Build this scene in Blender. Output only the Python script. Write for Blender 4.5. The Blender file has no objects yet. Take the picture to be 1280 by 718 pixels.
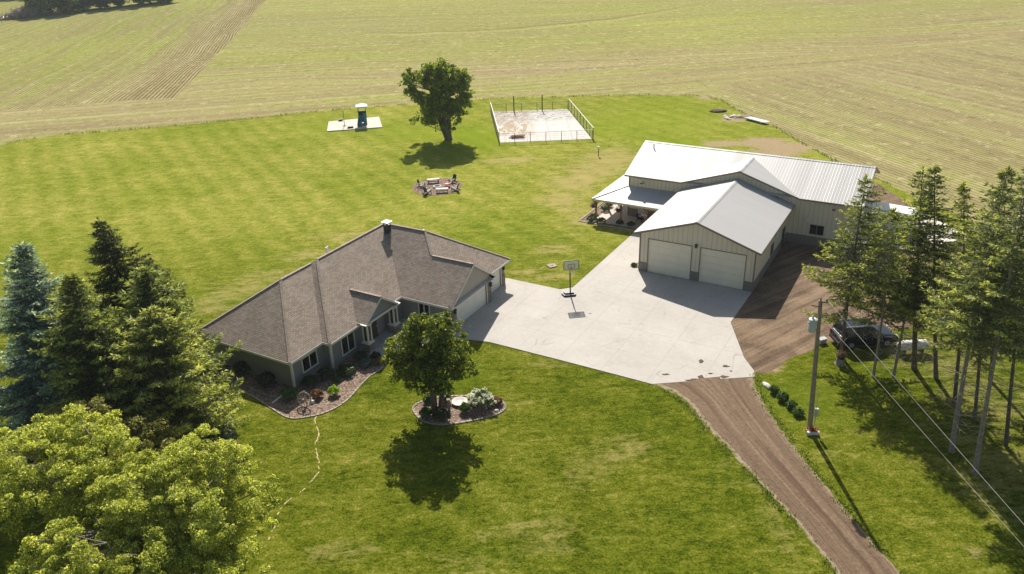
import bpy, bmesh, math, random
import numpy as np
from mathutils import Vector, Matrix, noise as mnoise

R = math.radians
S = bpy.context.scene
COL = S.collection

# ------------------------------------------------------------------ camera
cam_d = bpy.data.cameras.new('camera')
cam_d.sensor_width = 36.0
cam_d.lens = 36.0 * 998.1 / 1280.0
cam_d.clip_start = 0.5
cam_d.clip_end = 4000.0
cam = bpy.data.objects.new('camera', cam_d)
COL.objects.link(cam)
_pi, _ro = 0.448, -0.030
_f = Vector((0, math.cos(_pi), -math.sin(_pi)))
_r = Vector((1, 0, 0))
_u = _r.cross(_f)
_r2 = math.cos(_ro) * _r + math.sin(_ro) * _u
_u2 = -math.sin(_ro) * _r + math.cos(_ro) * _u
cam.matrix_world = Matrix(((_r2.x, _u2.x, -_f.x, 0), (_r2.y, _u2.y, -_f.y, 0), (_r2.z, _u2.z, -_f.z, 32.28), (0, 0, 0, 1)))
S.camera = cam

# ------------------------------------------------------------------ sky, sun, exposure
SUN_EL, SUN_AZ = 41.0, -3.0          # azimuth from +Y (away from the camera), clockwise positive
W = bpy.data.worlds.new('World')
S.world = W
W.use_nodes = True
wn = W.node_tree.nodes
wl = W.node_tree.links
sky = wn.new('ShaderNodeTexSky')
sky.sky_type = 'NISHITA'
sky.sun_disc = False
sky.sun_elevation = R(SUN_EL)
sky.sun_rotation = R(SUN_AZ)
sky.air_density = 1.0
sky.dust_density = 1.6
sky.ozone_density = 1.0
bg = wn.get('Background') or wn.new('ShaderNodeBackground')
bg.inputs['Strength'].default_value = 0.076
wb = wn.new('ShaderNodeMix')            # slightly warm white balance of the sky
wb.data_type = 'RGBA'
wb.blend_type = 'MULTIPLY'
wb.inputs[0].default_value = 1.0
wb.inputs[7].default_value = (1.0, 0.98, 0.88, 1)
wl.new(sky.outputs[0], wb.inputs[6])
wl.new(wb.outputs[2], bg.inputs['Color'])
sun_d = bpy.data.lights.new('sun', 'SUN')
sun_d.energy = 5.0
sun_d.angle = R(0.55)
sun_d.color = (1.0, 0.93, 0.82)
sun = bpy.data.objects.new('sun', sun_d)
COL.objects.link(sun)
_to = Vector((math.sin(R(SUN_AZ)) * math.cos(R(SUN_EL)), math.cos(R(SUN_AZ)) * math.cos(R(SUN_EL)), math.sin(R(SUN_EL))))
sun.rotation_euler = _to.to_track_quat('Z', 'Y').to_euler()
sun.location = _to * 200
S.view_settings.view_transform = 'Standard'
S.view_settings.look = 'None'
S.view_settings.gamma = 1.0
S.view_settings.exposure = 0.50
S.view_settings.use_curve_mapping = False
S.cycles.max_bounces = 6
S.cycles.transparent_max_bounces = 6

# ------------------------------------------------------------------ material helpers
class NT:
    def __init__(s, name):
        s.m = bpy.data.materials.new(name)
        s.m.use_nodes = True
        s.t = s.m.node_tree
        s.t.nodes.clear()
        s.out = s.t.nodes.new('ShaderNodeOutputMaterial')

    def node(s, ty, **kw):
        n = s.t.nodes.new(ty)
        for k, v in kw.items():
            setattr(n, k, v)
        return n

    def put(s, sock, v):
        if isinstance(v, bpy.types.NodeSocket):
            s.t.links.new(v, sock)
        elif v is not None:
            if sock.type == 'RGBA' and len(v) == 3:
                v = (*v, 1)
            sock.default_value = v

    def math(s, op, a, b=None, c=None, clamp=False):
        n = s.node('ShaderNodeMath', operation=op, use_clamp=clamp)
        s.put(n.inputs[0], a)
        s.put(n.inputs[1], b)
        s.put(n.inputs[2], c)
        return n.outputs[0]

    def mix(s, f, a, b, bt='MIX'):
        n = s.node('ShaderNodeMix', data_type='RGBA', blend_type=bt)
        s.put(n.inputs[0], f)
        s.put(n.inputs[6], a)
        s.put(n.inputs[7], b)
        return n.outputs[2]

    def sm(s, v, a, b, lo=0.0, hi=1.0):
        n = s.node('ShaderNodeMapRange', interpolation_type='SMOOTHSTEP')
        s.put(n.inputs[0], v)
        n.inputs[1].default_value = a
        n.inputs[2].default_value = b
        n.inputs[3].default_value = lo
        n.inputs[4].default_value = hi
        return n.outputs[0]

    def pos(s):
        return s.node('ShaderNodeNewGeometry').outputs['Position']

    def obj(s):
        return s.node('ShaderNodeTexCoord').outputs['Object']

    def uv(s):
        return s.node('ShaderNodeTexCoord').outputs['UV']

    def rnd(s):
        return s.node('ShaderNodeNewGeometry').outputs['Random Per Island']

    def attr(s, name):
        return s.node('ShaderNodeAttribute', attribute_name=name).outputs['Fac']

    def dot(s, v, d):
        n = s.node('ShaderNodeVectorMath', operation='DOT_PRODUCT')
        s.put(n.inputs[0], v)
        n.inputs[1].default_value = d
        return n.outputs['Value']

    def comb(s, x, y, z=0.0):
        n = s.node('ShaderNodeCombineXYZ')
        s.put(n.inputs[0], x)
        s.put(n.inputs[1], y)
        s.put(n.inputs[2], z)
        return n.outputs[0]

    def sep(s, v):
        n = s.node('ShaderNodeSeparateXYZ')
        s.put(n.inputs[0], v)
        return n.outputs

    def noise(s, vec, scale, detail=3.0, rough=0.55, dist=0.0):
        n = s.node('ShaderNodeTexNoise')
        s.put(n.inputs['Vector'], vec)
        n.inputs['Scale'].default_value = scale
        n.inputs['Detail'].default_value = detail
        n.inputs['Roughness'].default_value = rough
        n.inputs['Distortion'].default_value = dist
        return n.outputs['Fac']

    def scale(s, vec, sx, sy, sz):
        n = s.node('ShaderNodeVectorMath', operation='MULTIPLY')
        s.put(n.inputs[0], vec)
        n.inputs[1].default_value = (sx, sy, sz)
        return n.outputs[0]

    def ramp(s, f, stops):
        n = s.node('ShaderNodeValToRGB')
        cr = n.color_ramp
        while len(cr.elements) < len(stops):
            cr.elements.new(0.5)
        for e, (p, c) in zip(cr.elements, stops):
            e.position = p
            e.color = (*c, 1)
        s.put(n.inputs[0], f)
        return n.outputs[0]

    def bump(s, h, strength=0.3, dist=0.05):
        n = s.node('ShaderNodeBump')
        n.inputs['Strength'].default_value = strength
        n.inputs['Distance'].default_value = dist
        s.put(n.inputs['Height'], h)
        return n.outputs[0]

    def bsdf(s, col, rough=0.7, metal=0.0, spec=0.4, normal=None, emis=None):
        n = s.node('ShaderNodeBsdfPrincipled')
        s.put(n.inputs['Base Color'], col)
        s.put(n.inputs['Roughness'], rough)
        s.put(n.inputs['Metallic'], metal)
        n.inputs['Specular IOR Level'].default_value = spec
        if normal is not None:
            s.t.links.new(normal, n.inputs['Normal'])
        s.t.links.new(n.outputs[0], s.out.inputs[0])
        return n


def plain(name, col, rough=0.7, metal=0.0, spec=0.4, var=0.12, scale=3.0, bump=0.0):
    """painted / plain surface with faint uneven tone and wear"""
    t = NT(name)
    p = t.obj()
    n = t.noise(p, scale, 4, 0.6)
    lo = tuple(c * (1 - var) for c in col)
    hi = tuple(min(1, c * (1 + var)) for c in col)
    c = t.ramp(n, [(0.3, lo), (0.7, hi)])
    r = t.math('ADD', rough - 0.06, t.math('MULTIPLY', n, 0.12), clamp=True)
    nm = t.bump(t.noise(p, scale * 6, 3), bump, 0.02) if bump else None
    t.bsdf(c, r, metal, spec, nm)
    return t.m


def leaf_mat(name, stops, transl=0.35, rough=0.45, tcol=1.5, gain=1.7, nscale=0.5):
    t = NT(name)
    rn = t.rnd()
    nz = t.noise(t.obj(), nscale, 2)
    f = t.math('ADD', t.math('MULTIPLY', rn, 0.55), t.math('MULTIPLY', nz, 0.45), clamp=True)
    c = t.ramp(f, [(p, tuple(min(0.8, k * gain) for k in q)) for p, q in stops])
    pb = t.node('ShaderNodeBsdfPrincipled')
    t.put(pb.inputs['Base Color'], c)
    pb.inputs['Roughness'].default_value = rough
    pb.inputs['Specular IOR Level'].default_value = 0.22
    tr = t.node('ShaderNodeBsdfTranslucent')
    t.put(tr.inputs[0], t.mix(1.0, c, (tcol, tcol * 0.98, tcol * 0.5), 'MULTIPLY'))
    mx = t.node('ShaderNodeMixShader')
    mx.inputs[0].default_value = transl
    t.t.links.new(pb.outputs[0], mx.inputs[1])
    t.t.links.new(tr.outputs[0], mx.inputs[2])
    t.t.links.new(mx.outputs[0], t.out.inputs[0])
    return t.m


# ------------------------------------------------------------------ mesh helpers
class MB:
    def __init__(s):
        s.v, s.f, s.m = [], [], []

    def face(s, pts, mi=0):
        b = len(s.v)
        s.v += [tuple(p) for p in pts]
        s.f.append(list(range(b, b + len(pts))))
        s.m.append(mi)

    def solid(s, verts, faces, mi=0):
        b = len(s.v)
        s.v += [tuple(p) for p in verts]
        for f in faces:
            s.f.append([b + i for i in f])
            s.m.append(mi)

    def box(s, x0, x1, y0, y1, z0, z1, mi=0):
        s.solid([(x0, y0, z0), (x1, y0, z0), (x1, y1, z0), (x0, y1, z0), (x0, y0, z1), (x1, y0, z1), (x1, y1, z1), (x0, y1, z1)],
                [(0, 3, 2, 1), (4, 5, 6, 7), (0, 1, 5, 4), (1, 2, 6, 5), (2, 3, 7, 6), (3, 0, 4, 7)], mi)

    def ext(s, poly, vec, mi=0, mside=None):
        n = len(poly)
        v = Vector(vec)
        P = [Vector(p) for p in poly]
        Q = [p + v for p in P]
        s.solid(P + Q, [list(range(n - 1, -1, -1)), list(range(n, 2 * n))], mi)
        for i in range(n):
            j = (i + 1) % n
            s.solid([P[i], P[j], Q[j], Q[i]], [(0, 1, 2, 3)], mi if mside is None else mside)

    def beam(s, p, q, w, h, mi=0, up=(0, 0, 1)):
        p, q = Vector(p), Vector(q)
        d = (q - p).normalized()
        u = Vector(up)
        if abs(d.dot(u)) > 0.98:
            u = Vector((0, 1, 0))
        x = d.cross(u).normalized() * w / 2
        y = x.cross(d).normalized() * h / 2
        s.solid([p - x - y, p + x - y, p + x + y, p - x + y, q - x - y, q + x - y, q + x + y, q - x + y],
                [(0, 3, 2, 1), (4, 5, 6, 7), (0, 1, 5, 4), (1, 2, 6, 5), (2, 3, 7, 6), (3, 0, 4, 7)], mi)

    def tube(s, pts, rad, n=6, mi=0, cap=True):
        P = [Vector(p) for p in pts]
        if not hasattr(rad, '__len__'):
            rad = [rad] * len(P)
        b = len(s.v)
        for i, p in enumerate(P):
            d = (P[min(i + 1, len(P) - 1)] - P[max(i - 1, 0)])
            d = d.normalized() if d.length > 1e-9 else Vector((0, 0, 1))
            u = Vector((0, 0, 1)) if abs(d.z) < 0.9 else Vector((1, 0, 0))
            x = d.cross(u).normalized()
            y = d.cross(x)
            for k in range(n):
                a = 2 * math.pi * k / n
                s.v.append(tuple(p + (x * math.cos(a) + y * math.sin(a)) * rad[i]))
        for i in range(len(P) - 1):
            for k in range(n):
                k2 = (k + 1) % n
                s.f.append([b + i * n + k, b + (i + 1) * n + k, b + (i + 1) * n + k2, b + i * n + k2])
                s.m.append(mi)
        if cap:
            s.f.append([b + k for k in range(n)])
            s.m.append(mi)
            e = b + (len(P) - 1) * n
            s.f.append([e + k for k in range(n - 1, -1, -1)])
            s.m.append(mi)

    def lathe(s, prof, n=16, c=(0, 0, 0), mi=0, axis='Z'):
        b = len(s.v)
        for r, z in prof:
            for k in range(n):
                a = 2 * math.pi * k / n
                x, y = r * math.cos(a), r * math.sin(a)
                if axis == 'Z':
                    s.v.append((c[0] + x, c[1] + y, c[2] + z))
                elif axis == 'X':
                    s.v.append((c[0] + z, c[1] + x, c[2] + y))
                else:
                    s.v.append((c[0] + x, c[1] + z, c[2] + y))
        for i in range(len(prof) - 1):
            for k in range(n):
                k2 = (k + 1) % n
                s.f.append([b + i * n + k, b + i * n + k2, b + (i + 1) * n + k2, b + (i + 1) * n + k])
                s.m.append(mi)
        s.f.append([b + k for k in range(n - 1, -1, -1)])
        s.m.append(mi)
        e = b + (len(prof) - 1) * n
        s.f.append([e + k for k in range(n)])
        s.m.append(mi)

    def build(s, name, mats, parent=None, smooth=False, fix=True):
        if not isinstance(mats, (list, tuple)):
            mats = [mats]
        me = bpy.data.meshes.new(name)
        me.from_pydata(s.v, [], s.f)
        for m in mats:
            me.materials.append(m)
        me.polygons.foreach_set('material_index', s.m)
        if fix:
            bm = bmesh.new()
            bm.from_mesh(me)
            bmesh.ops.recalc_face_normals(bm, faces=bm.faces[:])
            bm.to_mesh(me)
            bm.free()
        # planar UVs: u along the horizontal of each face, v up its slope (metres)
        uvl = me.uv_layers.new(name='uv')
        V = me.vertices
        for p in me.polygons:
            n = p.normal
            if abs(n.z) > 0.97 or n.length < 1e-6:
                t, b = Vector((1, 0, 0)), Vector((0, 1, 0))
            else:
                t = Vector((0, 0, 1)).cross(n).normalized()
                b = n.cross(t)
            for li in p.loop_indices:
                co = V[me.loops[li].vertex_index].co
                uvl.data[li].uv = (co.dot(t), co.dot(b))
        if smooth:
            me.polygons.foreach_set('use_smooth', [True] * len(me.polygons))
        me.update()
        o = bpy.data.objects.new(name, me)
        COL.objects.link(o)
        if parent:
            o.parent = parent
        return o


def tag(o, label=None, cat=None, group=None, kind=None):
    if label:
        o['label'] = label
    if cat:
        o['category'] = cat
    if group:
        o['group'] = group
    if kind:
        o['kind'] = kind
    return o


def thing(name, label, cat, loc=(0, 0, 0), rz=0.0, group=None):
    o = bpy.data.objects.new(name, None)
    o.empty_display_size = 0.3
    COL.objects.link(o)
    o.location = loc
    o.rotation_euler = (0, 0, rz)
    return tag(o, label, cat, group)


def dup(root, loc, rz, label=None):
    r = root.copy()
    COL.objects.link(r)
    r.location = loc
    r.rotation_euler = (0, 0, rz)
    if label:
        r['label'] = label
    for ch in list(root.children):
        c = ch.copy()
        COL.objects.link(c)
        c.parent = r
        for g in list(ch.children):
            d = g.copy()
            COL.objects.link(d)
            d.parent = c
    return r


def quads(name, corners, mats, parent=None, midx=None):
    """corners (N,4,3) numpy -> one mesh of N loose leaf faces"""
    N = len(corners)
    me = bpy.data.meshes.new(name)
    me.from_pydata(corners.reshape(-1, 3).tolist(), [], np.arange(N * 4).reshape(N, 4).tolist())
    for m in (mats if isinstance(mats, (list, tuple)) else [mats]):
        me.materials.append(m)
    if midx is not None:
        me.polygons.foreach_set('material_index', midx)
    me.update()
    o = bpy.data.objects.new(name, me)
    COL.objects.link(o)
    if parent:
        o.parent = parent
    return o


def unit(a):
    return a / (np.linalg.norm(a, axis=-1, keepdims=True) + 1e-9)


def leaf_quads(rng, P, N, size, aspect=1.4):
    """diamond leaves centred at P with normals N"""
    n = unit(N)
    t = unit(np.cross(n, rng.normal(size=P.shape)))
    b = np.cross(n, t)
    s = size.reshape(-1, 1)
    return np.stack([P - t * s * aspect, P - b * s * 0.8, P + t * s * aspect, P + b * s * 0.8], 1)


def needle_quads(rng, P, D, L, Wd):
    d = unit(D)
    x = unit(np.cross(d, rng.normal(size=P.shape)))
    L = L.reshape(-1, 1)
    Wd = Wd.reshape(-1, 1)
    return np.stack([P, P + d * L * 0.45 - x * Wd, P + d * L, P + d * L * 0.45 + x * Wd], 1)

# ------------------------------------------------------------------ layout (metres, ground z = 0)
LAWN = [(-80.02, 124.15), (-77.89, 127.22), (-75.12, 129.37), (-66.78, 131.2), (-58.23, 133.09), (-42.03, 137.78), (-33.07, 141.37), (-22.03, 143.66), (-4.86, 147.22), (12.75, 146.86), (24.45, 146.62), (34.26, 144.61), (37.68, 140.9), (39.28, 128.92), (41.37, 120.96), (42.26, 112.64), (43.55, 103.71), (44.54, 98.63), (46.08, 94.53), (47.48, 88.97), (49.5, 80.67), (52, 69.84), (58, 50), (62, -25), (-105, -25), (-112, 60), (-98, 105)]
GRAVEL = [(17.9, 58.78), (20.5, 66.0), (28.56, 76.53), (39.72, 87.96), (43.5, 95.5), (45.41, 92.98), (45.6, 86.85), (45.49, 80.95), (46.23, 74.09), (47.61, 66.83), (60, 62), (60, 55), (42.22, 57.71), (38.8, 57.5), (35.7, 56.6), (33.29, 57.02), (30.62, 56.91), (27.07, 56.19), (24.65, 54.9), (22.86, 53.75), (21.64, 53.09), (20.2, 51.87), (18.99, 50.9), (18.11, 50.95), (17.2, 52.35), (17.0, 55.5)]
CONC_S = [(-10.69, -7.18), (-4.92, -7.17), (-4.04, -6.26), (-3.97, 6.72), (-4.0, 10.6), (0.02, 10.6), (0.02, 0.0), (10.86, 0.0), (10.73, -6.59), (12.25, -9.75), (13.22, -11.77), (14.35, -13.3), (14.63, -14.17), (11.45, -16.28), (8.23, -18.53), (4.69, -18.5), (0.61, -18.48), (-5.74, -18.52), (-7.48, -18.91), (-9.6, -18.2)]
WALK = [(-4.2, 59.0), (-3.68, 57.37), (-4.36, 56.2), (-6.36, 56.6), (-7.99, 56.3), (-9.16, 55.24), (-10.0, 54.6), (-11.24, 55.86), (-9.62, 59.8), (-7.63, 60.39)]
ROADL = [(9.9, 49.9), (11.03, 49.13), (12.1, 47.23), (12.75, 44.6), (13.66, 41.83), (14.77, 38.53), (15.83, 34.74), (16.62, 30.9), (20.2, 16), (26, -8), (30, -25)]
ROADR = [(18.05, 50.9), (17.58, 49.32), (17.52, 46.94), (17.93, 42.99), (18.29, 40.22), (18.74, 37.41), (19.32, 34.15), (19.94, 30.88), (24.0, 16), (30, -8), (34.5, -25)]
BED = [(-10.26, 54.6), (-9.9, 54.3), (-10.35, 53.12), (-11.0, 52.24), (-11.4, 51.35), (-11.74, 50.36), (-12.32, 48.81), (-13.26, 47.64), (-14.49, 47.02), (-15.93, 46.9), (-17.5, 48.16), (-18.95, 49.48), (-20.59, 50.84), (-22.22, 52.31), (-23.63, 53.91), (-24.6, 55.2), (-22.9, 55.7), (-16.9, 52.2), (-12.4, 58.9)]
ISLE = [(-7.24, 47.33), (-7.19, 48.03), (-6.44, 48.66), (-5.19, 49.01), (-3.73, 49.03), (-2.27, 48.96), (-1.28, 48.64), (-0.82, 47.9), (-0.76, 47.3), (-1.27, 46.63), (-2.22, 46.2), (-3.87, 45.71), (-5.36, 45.6), (-6.51, 46.13)]
PLAY = [(-29.87, 132.96), (-28.9, 126.61), (-20.24, 128.14), (-21.74, 135.3)]
COURT = [(-2.55, 136.94), (10.54, 137.06), (12.67, 117.57), (-1.09, 117.03)]
CRACK = [(-14.12, 47.0), (-13.97, 46.13), (-13.44, 44.89), (-13.47, 43.73), (-12.91, 42.09), (-12.66, 40.86), (-13.04, 39.79), (-13.42, 38.83), (-14.02, 38.06), (-14.3, 37.22), (-14.18, 36.2), (-14.29, 35.35), (-14.22, 34.59)]
DRY = [(-17.5, 81, 5, 1.5), (10, 99, 1.2, 7), (4.5, 76, 2.5, 1.5), (8, 85, 2, 4), (-27.2, 64.7, 3, 2), (-25.8, 68.4, 3, 2), (-23.9, 71.3, 3, 1.5), (-21.0, 76.0, 4, 1.5), (0.0, 68.2, 2, 0.8), (3.8, 69.0, 2.2, 1), (1.6, 70.4, 2, 1), (11.7, 102.5, 5, 5), (8.5, 97.4, 4, 4), (6.1, 90.9, 3, 4), (15.7, 108.5, 4, 5), (-3.1, 56.7, 1.5, 0.5), (0.5, 55.6, 2.5, 0.5), (3.6, 53.3, 3, 0.5), (8.7, 50.2, 2, 0.5), (13.8, 39.6, 0.8, 2), (14.2, 37.4, 0.8, 3), (14.5, 34.7, 0.7, 3), (-19.6, 47.4, 1, 1), (20.4, 41.8, 1, 1.5), (23.2, 42.9, 1, 1), (13.8, 106.7, 5, 6), (0.5, 108.1, 5, 2), (-13.6, 79.8, 4, 2), (-20.0, 38.9, 2, 2), (7.0, 42.4, 3, 1.5), (-1.4, 47.9, 2, 1), (4.2, 40.1, 2, 2), (1.8, 34.6, 3, 1.5), (-3.5, 32.9, 3, 1), (-10.2, 33.8, 2, 1), (24.9, 32.4, 1, 0.8), (33, 52, 5, 5), (30, 38, 4, 6), (33, 46, 4, 4)]
SOIL = [(31.3, 113.0, 3, 2), (37.2, 113.2, 4, 3), (39.7, 110.0, 5, 3), (36.7, 126.6, 3, 1.5), (35.8, 142.4, 2.5, 1.5), (37.4, 108.2, 4, 3), (24.9, 32.4, 0.8, 0.6), (-19.6, 47.4, 0.7, 0.5), (19.9, 52.2, 1, 1), (10.9, 49.0, 1, 0.6), (36.2, 132.1, 1.2, 1)]
LUSH = [(-25.5, 130.3, 8, 5), (-14.5, 125.0, 6, 6), (-4.3, 121.4, 7, 9), (24.1, 128.1, 10, 9), (-25.2, 66.6, 5, 1.5), (25.1, 113.6, 6, 5), (-4.2, 51.8, 2, 2), (15.8, 123.9, 8, 6), (20.2, 47.3, 3, 3), (18.2, 48.4, 1.5, 2)]

HO, HTH = Vector((-16.509, 50.887, 0)), 1.049      # house: corner by the wagon wheel, heading of its long front
SO, STH = Vector((12.266, 69.997, 0)), -0.524      # shop: left front corner of its garage wing


def rot2(p, o, th):
    c, s = math.cos(th), math.sin(th)
    return (o[0] + p[0] * c - p[1] * s, o[1] + p[0] * s + p[1] * c)


# ------------------------------------------------------------------ ground materials
def mat_field():
    t = NT('crop_field')
    p = t.pos()
    x, y, z = t.sep(p)
    warp = t.noise(t.scale(p, 1, 1, 0), 0.012, 2)
    wv = t.math('MULTIPLY', t.math('SUBTRACT', warp, 0.5), 26.0)

    def rows(d, wamp):
        """row stripes, tramlines and streaks for rows running along the unit vector d"""
        nx, ny = -d[1], d[0]
        a = t.dot(p, (d[0], d[1], 0))
        c = t.math('ADD', t.dot(p, (nx, ny, 0)), t.math('MULTIPLY', wv, wamp))
        ph = t.math('MULTIPLY', c, 2 * math.pi / 0.78)
        st = t.math('ADD', t.math('MULTIPLY', t.math('SINE', ph), 0.5), 0.5)
        v = t.comb(t.math('MULTIPLY', a, 0.012), t.math('MULTIPLY', c, 0.16), 0)
        streak = t.noise(v, 1.0, 4, 0.65)
        v2 = t.comb(t.math('MULTIPLY', a, 0.004), t.math('MULTIPLY', c, 0.032), 3.1)
        broad = t.noise(v2, 1.0, 2, 0.5)
        v3 = t.comb(t.math('MULTIPLY', a, 0.5), t.math('MULTIPLY', c, 1.28), 1.7)
        plant = t.noise(v3, 1.0, 2, 0.6)
        pas = t.math('MULTIPLY', t.sm(t.math('PINGPONG', c, 4.57), 0.75, 0.25), t.sm(streak, 0.40, 0.58))
        plant = t.math('SUBTRACT', plant, t.math('MULTIPLY', pas, 0.7))
        s2 = t.math('ADD', t.math('MULTIPLY', t.math('SINE', t.math('MULTIPLY', c, 2 * math.pi / 3.05)), 0.5), 0.5)
        s2 = t.math('MULTIPLY', s2, t.sm(t.noise(t.comb(t.math('MULTIPLY', a, 0.02), t.math('MULTIPLY', c, 0.3), 5.0), 1.0, 3), 0.35, 0.62))
        return st, streak, broad, plant, s2

    left = rows((-0.16, 0.987), 0.5)
    head = rows((0.974, 0.225), 0.05)
    mid = rows((0.9965, 0.06), 1.0)
    right = rows((0.34, -0.94), 0.05)
    wob = t.math('MULTIPLY', t.math('SUBTRACT', t.noise(p, 0.05, 3), 0.5), 6.0)
    # zone masks
    dl = t.dot(p, (0.987, 0.16, 0))                       # distance across the left strip
    m_mid = t.sm(t.math('ADD', dl, t.math('MULTIPLY', wob, 0.15)), -38.6, -38.2)   # right of the drilled strip
    hd = t.math('ADD', t.dot(p, (-0.225, 0.974, 0)), wob)
    m_head = t.sm(hd, 167.5, 166.0)
    rr = t.math('SUBTRACT', t.math('MULTIPLY', t.math('SUBTRACT', x, 37.0), 0.55), t.math('SUBTRACT', y, 152.0))
    m_right = t.math('MULTIPLY', t.sm(t.math('ADD', rr, t.math('MULTIPLY', wob, 2.0)), -6, 10), t.sm(x, 22, 42))

    def blend(i):
        f = t.node('ShaderNodeMix', data_type='FLOAT')
        t.put(f.inputs[0], m_mid); t.put(f.inputs[2], left[i]); t.put(f.inputs[3], mid[i])
        g = t.node('ShaderNodeMix', data_type='FLOAT')
        t.put(g.inputs[0], m_head); t.put(g.inputs[2], f.outputs[0]); t.put(g.inputs[3], head[i])
        h = t.node('ShaderNodeMix', data_type='FLOAT')
        t.put(h.inputs[0], m_right); t.put(h.inputs[2], g.outputs[0]); t.put(h.inputs[3], right[i])
        return h.outputs[0]

    st, streak, broad, plant, st2 = [blend(i) for i in range(5)]
    big = t.noise(t.scale(p, 0.5, 1, 0), 0.012, 3, 0.5)
    fine = t.math('ADD', 0.5, t.math('MULTIPLY', t.math('SUBTRACT', t.noise(p, 0.75, 6, 0.88), 0.5), 1.7))
    grit = t.noise(p, 5.0, 2, 0.7)
    # the bare drilled strip
    strip = t.math('MULTIPLY', t.math('MULTIPLY', t.sm(t.math('ADD', dl, wob), -55, -44), t.sm(dl, -38.2, -38.7)), t.sm(hd, 165.5, 167.5))
    nearlawn = t.sm(t.math('ADD', hd, t.math('MULTIPLY', wob, 3)), 210, 160)
    green = t.math('ADD', t.math('MULTIPLY', big, 0.9), t.math('ADD', t.math('MULTIPLY', streak, 1.55), -0.3))
    green = t.math('ADD', green, t.math('MULTIPLY', broad, 0.4))
    green = t.math('ADD', green, t.math('MULTIPLY', plant, 0.5))
    green = t.math('ADD', green, t.math('MULTIPLY', fine, 0.55))
    green = t.math('SUBTRACT', green, t.math('MULTIPLY', nearlawn, 0.22))
    green = t.math('SUBTRACT', green, t.math('MULTIPLY', m_right, 0.13))
    green = t.math('SUBTRACT', green, t.math('MULTIPLY', strip, 0.6))
    g = t.sm(green, 1.08, 1.92)
    soil = t.ramp(t.math('ADD', t.math('MULTIPLY', grit, 0.4), t.math('MULTIPLY', streak, 0.6)), [(0.30, (0.20, 0.15, 0.085)), (0.50, (0.39, 0.315, 0.18)), (0.70, (0.62, 0.53, 0.335))])
    crop = t.ramp(t.math('ADD', t.math('MULTIPLY', fine, 0.5), t.math('MULTIPLY', big, 0.5)), [(0.35, (0.205, 0.235, 0.048)), (0.65, (0.40, 0.41, 0.115))])
    c = t.mix(g, soil, crop)
    rowc = t.mix(t.math('MULTIPLY', st, t.math('ADD', t.math('MULTIPLY', strip, 0.35), t.math('ADD', t.math('ADD', 0.30, t.math('MULTIPLY', m_right, 0.28)), t.math('MULTIPLY', t.math('MULTIPLY', t.math('SUBTRACT', 1.0, m_mid), t.math('SUBTRACT', 1.0, m_head)), 0.30)))), c, (0.12, 0.13, 0.035))
    rowc = t.mix(t.math('MULTIPLY', st2, 0.34), rowc, (0.17, 0.155, 0.060))
    c = t.mix(t.math('MULTIPLY', strip, t.math('MULTIPLY', st, 0.35)), rowc, (0.16, 0.10, 0.06))
    dark = t.sm(t.noise(t.scale(p, 1, .7, 1), 0.65, 5, 0.92), 0.52, 0.66)
    c = t.mix(t.math('MULTIPLY', t.sm(t.noise(t.scale(p, 1, .7, 1), 0.5, 5, 0.9), 0.53, 0.66), 0.5), c, (0.62, 0.55, 0.33))
    c = t.mix(t.math('MULTIPLY', dark, 0.62), c, (0.085, 0.090, 0.026))
    # shallow grassy swale winding across the middle of the field
    sy_ = t.math('SUBTRACT', y, t.math('ADD', 240.6, t.math('ADD', t.math('MULTIPLY', x, 0.22), t.math('MULTIPLY', t.math('MULTIPLY', x, x), 0.0058))))
    sy_ = t.math('ADD', sy_, t.math('MULTIPLY', wob, 1.6))
    on = t.math('MULTIPLY', t.sm(x, -45, -25), t.sm(x, 75, 40))
    c = t.mix(t.math('MULTIPLY', on, t.math('MULTIPLY', t.sm(t.math('ABSOLUTE', sy_), 2.4, 0.3), t.math('MULTIPLY', fine, 0.75, clamp=True))), c, (0.135, 0.110, 0.035))
    c = t.mix(t.math('MULTIPLY', on, t.math('MULTIPLY', t.sm(t.math('ABSOLUTE', t.math('ADD', sy_, 3.6)), 2.6, 0.5), t.math('MULTIPLY', fine, 0.5, clamp=True))), c, (0.50, 0.46, 0.19))
    nm = t.bump(t.math('ADD', t.math('MULTIPLY', st, 0.4), fine), 0.5, 0.12)
    t.bsdf(c, 0.92, 0, 0.0, nm)
    return t.m


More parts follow.
